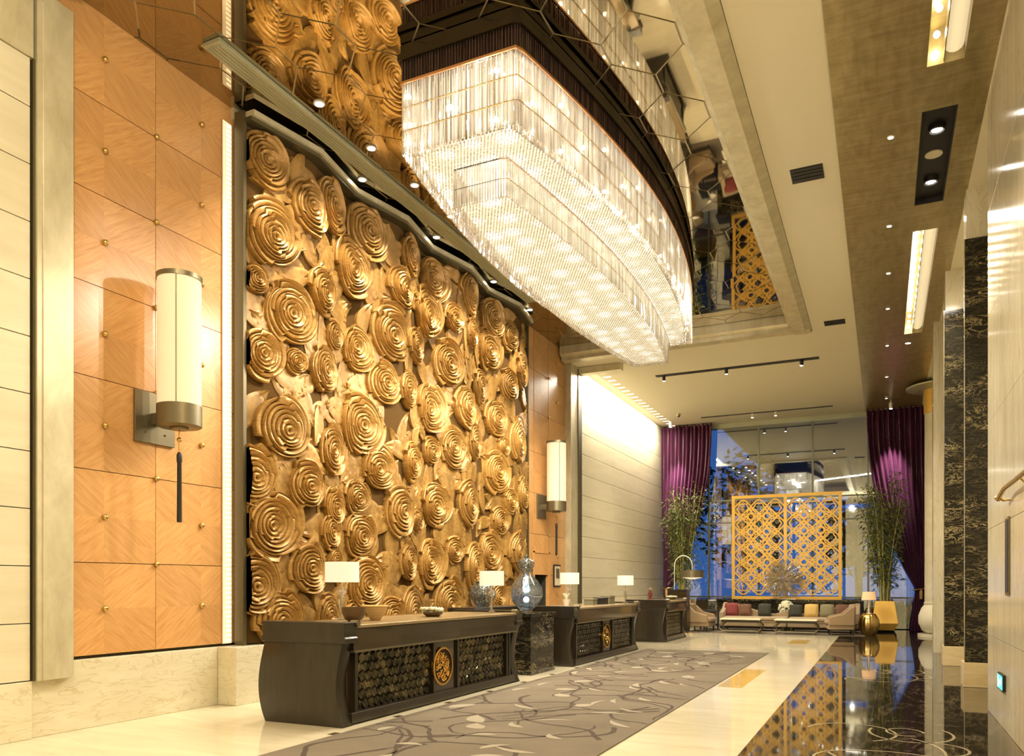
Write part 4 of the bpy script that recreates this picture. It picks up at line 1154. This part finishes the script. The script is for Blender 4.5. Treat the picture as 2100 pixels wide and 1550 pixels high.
for k in range(260):
    a = q.uniform(0, 2*PI); r0 = q.uniform(0, .25); r1 = q.uniform(.45, .68); b = a+q.uniform(-.5, .5)
    mb.tube([(r0*math.cos(a), q.uniform(-.02, .02)-.12, .66+r0*math.sin(a)), ((r0+r1)/2*math.cos((a+b)/2), q.uniform(-.03, .03)-.12, .66+(r0+r1)/2*math.sin((a+b)/2)), (r1*math.cos(b), q.uniform(-.02, .02)-.12, max(.02, .66+r1*math.sin(b)))], .0065, 4)
stuff(mb.build('wire_fan', M['wire'], ds, fix=False))
B(-.42, -.2, 0, .42, -.04, .03).build('stand', M['chrome'], ds)
tp_ = thing('topiary_ball', 'pale round flower ball between the sofas before the dark ledge', 'flowers', (-2.85, 26.95, 0))
MB().lathe([(.16, 0), (.18, .03), (.05, .06), (.04, .45), (.10, .5), (.10, .53)], 18).build('stand', M['bronze'], tp_, True)
mb = MB(); q = random.Random(2)
for k in range(160):
    u_ = q.uniform(-1, 1); a = q.uniform(0, 2*PI); s = math.sqrt(1-u_*u_); mb.ball((.22*s*math.cos(a), .22*s*math.sin(a), .72+.22*u_), .045, 6, 4)
stuff(mb.build('blossoms', M['flower'], tp_, True, fix=False))

def soft(parent, name, x0, y0, z0, x1, y1, z1, m, bv=.05): return B(x0, y0, z0, x1, y1, z1).build(name, m, parent, bevel=bv, seg=3)
def cushion(x, y, z, w, m, label, rz=0, tilt=-.25):
    t = thing('cushion', label, 'cushion', (x, y, z), rz)
    n = 8; v = []; f = []
    for sd_ in (1, -1):
        for i in range(n+1):
            for j in range(n+1):
                a, b = i/n*2-1, j/n*2-1; th = .075*(max(0, (1-a**4)*(1-b**4)))**.5
                v.append((a*w/2*(1-.06*b*b), sd_*th*1.0, (b+1)*w/2*(1-.04*a*a)))
    k = (n+1)**2
    for i in range(n):
        for j in range(n):
            a = i*(n+1)+j; f += [(a, a+1, a+n+2, a+n+1), (k+a, k+a+n+1, k+a+n+2, k+a+1)]
    o = MB().add(v, f).build('cover', M[m], t, True); o.rotation_euler = (tilt, 0, 0)
    MB().tube([(-w/2*.95, -.0, .02), (0, 0, .0), (w/2*.95, 0, .02)], .008, 5).build('piping', M[m], o)
    return t
def chaise(x, label, flip):
    t = thing('chaise_sofa', label, 'sofa', (x, 26.25, .0125)); t.scale = (flip, 1, 1)
    L = 1.0
    soft(t, 'seat_base', -L, -.42, .14, L, .42, .32, M['sofa'], .03); soft(t, 'seat_cushion', -L+.06, -.43, .32, L-.02, .3, .46, M['sofa'], .06)
    # wave backrest: high at the outer end sweeping low
    P = []; n = 24
    for i in range(n+1):
        s = i/n; z = .88-.34*(.5-.5*math.cos(PI*min(1, s*1.25)))+.14*max(0, s-.8)/.2*1.0; P.append((-L+2*L*s, z))
    poly = [(-L, .3)]+P+[(L, .3)]
    MB().prism(poly, 'y', .28, .44).build('backrest', M['sofa'], t, bevel=.03)
    # scrolled arm at the outer end
    MB().prism([(-.42, .14), (.44, .14), (.44, .88), (.36, .90), (.1, .72), (-.25, .62), (-.42, .60)], 'x', -L-.06, -L+.08).build('arm', M['sofa'], t, bevel=.03)
    for sx in (-L+.06, L-.1):
        for sy in (-.36, .36): MB().lathe([(.02, 0), (.035, .14)], 10).build('leg', M['bronze'], t, True, loc=(sx, sy, 0))
    MB().tube([(-L, -.43, .30), (L, -.43, .30)], .012, 6).build('piping', M['chair'], t)
    return t
chaise(-3.74, 'taupe chaise sofa with sweeping wave back and wine cushions', 1)
chaise(-1.70, 'taupe chaise sofa with gold and brown cushions near the gold drum table', -1)
cushion(-4.50, 26.30, .475, .44, 'red_fab', 'wine red cushion leaning in the corner of the wave back sofa')
cushion(-4.06, 26.30, .475, .40, 'brown_fab', 'brown cushion beside the wine red cushion')
cushion(-3.45, 26.30, .475, .42, 'dark_fab', 'dark cushion at the middle of the wave back sofa')
cushion(-2.50, 26.30, .475, .40, 'dark_fab', 'dark cushion beside the gold cushion')
cushion(-2.04, 26.30, .475, .42, 'gold_fab', 'gold cushion leaning on the sofa back')
cushion(-1.58, 26.30, .475, .42, 'olive_fab', 'grey olive cushion between the gold and brown ones')
cushion(-1.14, 26.30, .475, .42, 'brown_fab', 'brown striped cushion in the sofa corner near the gold drum')
def coffee(x, label):
    t = thing('coffee_table', label, 'coffee table', (x, 24.95, .0125))
    B(-.60, -.36, .40, .60, .36, .445).build('table_top', M['stone'], t, bevel=.012); B(-.56, -.32, .33, .56, .32, .40).build('apron', M['timber'], t, bevel=.01)
    for sx in (-1, 1):
        for sy in (-.28, .28): MB().tube([(sx*.52, sy, .32), (sx*.60, sy, .24), (sx*.62, sy, .14), (sx*.53, sy, .06), (sx*.50, sy, .0)], [.03, .028, .024, .022, .026], 8).build('leg', M['bronze'], t, True)
    for sy in (-.28, .28): MB().tube([(-.53, sy, .07), (.53, sy, .07)], .012, 6).build('stretcher', M['bronze'], t)
coffee(-3.95, 'low coffee table with scrolled legs before the wave back sofa with wine cushions')
coffee(-2.35, 'low coffee table with scrolled legs before the gold cushioned sofa')
def armchair(x, y, rz, label):
    t = thing('armchair', label, 'armchair', (x, y, .0125), rz)
    soft(t, 'seat_base', -.38, -.36, .16, .38, .36, .30, M['chair'], .03); soft(t, 'seat_cushion', -.34, -.42, .30, .34, .28, .45, M['chair'], .07)
    soft(t, 'backrest', -.38, .26, .28, .38, .40, .88, M['chair'], .06)
    for s in (-1, 1):
        MB().prism([(-.34, .28), (.36, .28), (.38, .86), (.25, .80), (.05, .62), (-.25, .55), (-.34, .52)], 'x', s*.30, s*.42).build('arm', M['chair'], t, bevel=.035)
        for sy in (-.30, .32): MB().lathe([(.016, 0), (.028, .16)], 10).build('leg', M['black'], t, True, loc=(s*.33, sy, 0))
armchair(-5.25, 25.2, 1.45, 'tan upholstered armchair beside the short far desk')
armchair(-1.15, 25.1, -1.45, 'tan upholstered armchair beside the gold drum table')
st = thing('side_table', 'dark square side table behind the armchair by the far desk', 'side table', (-5.15, 26.3, .0125))
B(-.32, -.32, .58, .32, .32, .63).build('table_top', M['black'], st); 
for sx in (-.28, .28):
    for sy in (-.28, .28): B(sx-.02, sy-.02, 0, sx+.02, sy+.02, .58).build('leg', M['black'], st)
B(-.28, -.28, .15, .28, .28, .18).build('shelf', M['black'], st)
gv = thing('glass_urn', 'clear footed glass urn on the dark side table', 'vase', (-5.1, 26.25, .643))
MB().lathe([(.09, 0), (.09, .015), (.025, .04), (.03, .07), (.12, .16), (.14, .28), (.13, .33)], 24, cap=False).build('urn_body', M['crackle'], gv, True); MB().lathe([(.128, .32), (.14, .33), (.128, .34), (.12, .33)], 24).build('rim', M['white'], gv, True)
cb = thing('dark_cabinet', 'tall narrow dark cabinet beyond the short desk', 'cabinet', (-5.75, 24.4, 0))
B(-.28, -.2, .05, .28, .2, 1.30).build('body', M['timber'], cb); B(-.3, -.22, 1.3, .3, .22, 1.34).build('top', M['timber'], cb); B(-.26, -.205, .1, .26, -.2, 1.26).build('door', M['lacquer'], cb)
dt = thing('drum_table', 'ribbed gold drum side table beside the armchair', 'side table', (-.38, 25.45, .0))
v = []; n = 64; pr = [(.17, 0), (.20, .03), (.27, .2), (.285, .33), (.27, .46), (.2, .60), (.17, .62)]
mb = MB()
vv = []; ff = []
for r_, z in pr:
    for k in range(n): a = 2*PI*k/n; q_ = r_*(1+(.025 if k % 4 < 2 else -.02)); vv.append((q_*math.cos(a), q_*math.sin(a), z))
for i in range(len(pr)-1):
    for k in range(n): ff.append((i*n+k, i*n+(k+1) % n, (i+1)*n+(k+1) % n, (i+1)*n+k))
ff += [tuple(range(n-1, -1, -1)), tuple((len(pr)-1)*n+k for k in range(n))]
MB().add(vv, ff).build('ribbed_body', M['brass'], dt, True); MB().lathe([(.18, .615), (.185, .63), (.175, .64)], 32).build('top_disc', M['gold'], dt, True)
tl = thing('drum_table_lamp', 'table lamp with amber tapered shade and white stem on the gold drum', 'table lamp', (-.38, 25.45, .64))
MB().lathe([(.07, 0), (.07, .015), (.022, .03), (.03, .1), (.022, .38), (.012, .42)], 16).build('stem', M['white'], tl, True); MB().lathe([(.20, .40), (.17, .64)], 32, cap=False).build('shade', M['shade_amber'], tl, True); MB().tube([(0, 0, .4), (0, 0, .6)], .006, 5).build('rod', M['chrome'], tl)
al = thing('arc_lamp', 'white arched floor lamp with wide dark drum shade before the bamboo', 'floor lamp', (-6.15, 25.4, 0))
MB().lathe([(.18, 0), (.18, .02), (.02, .04)], 24).build('base', M['white'], al, True)
pts = [(0, 0, .03), (0, 0, 1.2), (0, 0, 2.1)]+[(.29-.29*math.cos(a), 0, 2.1+.33*math.sin(a)) for a in [PI*i/10 for i in range(1, 11)]]+[(.58, 0, 2.0)]
MB().tube(pts, .016, 8).build('arched_pole', M['white'], al, True)
MB().lathe([(.36, 1.72), (.36, 1.95)], 36, (.58, 0, 0), cap=False).build('shade', M['bronze'], al, True); MB().lathe([(.33, 1.725), (.2, 1.69), (.05, 1.66)], 28, (.58, 0, 0)).build('diffuser', M['shade_lamp'], al, True); MB().tube([(.58, 0, 1.7), (.58, 0, 2.02)], .008, 6).build('stem', M['white'], al)

# bamboo in gold planters
def bamboo(x, y, H, label, seed, spread):
    q = random.Random(seed); t = thing('potted_bamboo', label, 'potted plant', (x, y, 0))
    def tap(z0, z1, w0, w1, mm, nm):
        v = [(sx*w, sy*w, z) for w, z in ((w0, z0), (w1, z1)) for sx, sy in ((-1, -1), (1, -1), (1, 1), (-1, 1))]
        return MB().add(v, [(0, 1, 5, 4), (1, 2, 6, 5), (2, 3, 7, 6), (3, 0, 4, 7), (3, 2, 1, 0), (4, 5, 6, 7)]).build(nm, M[mm], t, bevel=.01)
    tap(.06, .28, .26, .38, 'gold_paint', 'planter_foot'); tap(.28, .98, .38, .27, 'gold_paint', 'planter'); tap(.94, .985, .255, .255, 'carpet_line', 'soil')
    lv = MB()
    for k in range(20):
        a = q.uniform(0, 2*PI); r0 = q.uniform(.02, .2); r1 = r0+q.uniform(.1, spread); h = H*q.uniform(.72, 1.0)
        P = []
        for i in range(8):
            s = i/7; r_ = r0+(r1-r0)*s**1.6; P.append(Vector((r_*math.cos(a)+q.uniform(-.02, .02), r_*math.sin(a)*.8+q.uniform(-.02, .02), .95+(h-.95)*s)))
        MB().tube(P, [.020*(1-.75*i/7) for i in range(8)], 6).build('cane', M['bamboo_cane'], t, True)
        for j in range(190):
            s = .16+.84*q.random()**.75; i = min(6, int(s*7)); p = P[i].lerp(P[i+1], s*7-i)
            d = Vector((q.gauss(0, 1), q.gauss(0, 1), q.gauss(-.1, .8))).normalized(); off = d*q.uniform(.02, .36)*(1.1-.5*s); c = p+off
            e = (d+Vector((0, 0, -.5))).normalized()*q.uniform(.09, .19); w = e.cross(Vector((q.gauss(0, 1), q.gauss(0, 1), 1))).normalized()*.020
            lv.add([c, c+e*.4+w, c+e, c+e*.4-w], [(0, 1, 2, 3)])
    stuff(lv.build('foliage', M['bamboo_leaf'], t, fix=False))
bamboo(-6.25, 27.2, 5.0, 'tall bamboo clump in planter before the plum curtain by the stone wall', 31, .75)
bamboo(.05, 27.4, 5.2, 'tall bamboo clump in gold planter before the plum curtain by the column', 32, .75)

# curtains
def curtain(xa, xb, tiex, label, outer):
    t = thing('curtain', label, 'curtain', (0, 28.5, 0))
    NX, NZ = 130, 46; ZT, ZTIE = 7.27, 1.35; v = []; f = []
    for j in range(NZ+1):
        z = ZT*(1-j/NZ)
        if z > ZTIE: s = ((ZT-z)/(ZT-ZTIE))**2.2; inner = xb+(tiex+.16*(1 if xb > xa else -1)-xb)*s; out = xa+(tiex-.12*(1 if xb > xa else -1)-xa)*s**1.5
        else: s = (ZTIE-z)/ZTIE; inner = tiex+(.16+.16*s)*(1 if xb > xa else -1); out = tiex-(.12+.12*s)*(1 if xb > xa else -1)
        for i in range(NX+1):
            u_ = i/NX; x = out+(inner-out)*u_; amp = .075*(.55+.45*min(1, abs(inner-out)/1.5))
            yy = amp*math.sin(u_*2*PI*13+.6*math.sin(z*.8))+.03*math.sin(u_*41+z*.4); v.append((x, yy, z))
    w = NX+1
    for j in range(NZ):
        for i in range(NX): f.append((j*w+i, j*w+i+1, (j+1)*w+i+1, (j+1)*w+i))
    o = MB().add(v, f).build('drape', M['velvet'], t, True, fix=False); sm_ = o.modifiers.new('thick', 'SOLIDIFY'); sm_.thickness = .008
    MB().tube([(tiex+.22*math.cos(a), .16*math.sin(a), ZTIE+.04*math.cos(a)) for a in [2*PI*i/20 for i in range(21)]], .022, 7).build('tieback', M['brass'], t, True)
    MB().tube([(xa, 0, 7.25), (xb, 0, 7.25)], .02, 8).build('curtain_rail', M['bronze'], t)
    MB().lathe([(.02, .0), (.05, -.06), (.045, -.3), (.02, -.31)], 10, (tiex, -.19, ZTIE-.02)).build('tassel', M['gold_fab'], t, True)
curtain(-7.38, -5.55, -7.15, 'plum velvet curtain tied back against the far stone wall', -1)
curtain(1.55, -.50, 1.1, 'plum velvet curtain tied back beside the round column', 1)

# round column with bulb base and gold capital
co = struct(thing('column', 'round cream stone column with bulb base and gold capital', 'column', (1.52, 25.6, 0)))
MB().lathe([(.62, 0), (.62, .08)], 40).build('column_foot', M['stone'], co, True)
MB().lathe([(.36, .08), (.50, .16), (.60, .38), (.60, .60), (.52, .82), (.44, .93)], 40).build('bulb_base', M['plaster'], co, True)
MB().lathe([(.46, .93), (.46, .98), (.44, 1.0), (.44, 6.4)], 40).build('shaft', M['stone'], co, True)
MB().lathe([(.44, 6.4), (.46, 6.42), (.46, 7.1), (.44, 7.12)], 40).build('gold_capital', M['gold_paint'], co, True)
MB().lathe([(.46, 7.08), (.90, 7.13), (.92, 7.17), (.46, 7.2)], 48).build('saucer', M['trim_green'], co, True)
MB().lathe([(.44, 7.12), (.44, 7.3)], 40).build('neck', M['gold_paint'], co, True)

# fittings on the near marble wall
sl = thing('wall_slot', 'tall dark bronze slot plate set in the cream marble wall', 'wall plate', (1.128, 9.2, 1.39))
B(-.012, -.13, 0, .0, .13, .78).build('plate', M['bronze'], sl); B(-.016, -.10, .03, -.011, .10, .75).build('screen', M['black'], sl)
for z in (.015, .765): MB().ball((-.014, 0, z), .008, 6, 4).build('screw', M['brass'], sl, True)
bh = thing('brass_rail', 'short brass rail on a bracket on the cream marble wall', 'handrail', (1.13, 9.05, 2.36))
MB().tube([(-.09, .1, .0), (-.09, -.3, .05), (-.09, -1.6, .05)], .022, 10).build('rail', M['brass'], bh, True); MB().ball((-.09, .1, .0), .035, 12, 8).build('finial', M['brass'], bh, True)
MB().tube([(0, .06, -.02), (-.05, .06, -.03), (-.09, .06, -.0)], .012, 8).build('bracket', M['brass'], bh, True); MB().tube([(0, -1.2, .02), (-.05, -1.2, .01), (-.09, -1.2, .05)], .012, 8).build('bracket', M['brass'], bh, True)
ex = thing('exit_sign', 'small green lit exit sign low on the cream marble wall', 'exit sign', (1.13, 9.57, .40))
B(-.03, -.2, 0, 0, .2, .17).build('housing', M['black'], ex); B(-.033, -.18, .015, -.029, .18, .155).build('face', M['exit'], ex)
# running figure and arrow pictogram
g = MB(); g.box(-.035, .10, .11, -.032, .13, .14); g.box(-.035, .06, .06, -.032, .10, .11); g.box(-.035, .03, .03, -.032, .06, .06); g.box(-.035, .10, .03, -.032, .12, .06); g.build('running_figure', M['exit_white'], ex)
MB().prism([(-.02, .075), (-.08, .075), (-.08, .05), (-.14, .09), (-.08, .13), (-.08, .105), (-.02, .105)], 'x', -.035, -.032).build('arrow', M['exit_white'], ex)

M['canopy'] = mat('olive_canopy_lining', (.16, .15, .08), .5)
cn = struct(B(-5.5, 29.3, 7.35, 9, 56, 7.7).build('roof', M['canopy']), 'olive canopy roof outside the glass')
for x in (-5.2, 3.4): B(x-.12, 44, -.02, x+.12, 44.24, 7.35).build('post', M['canopy'], cn)
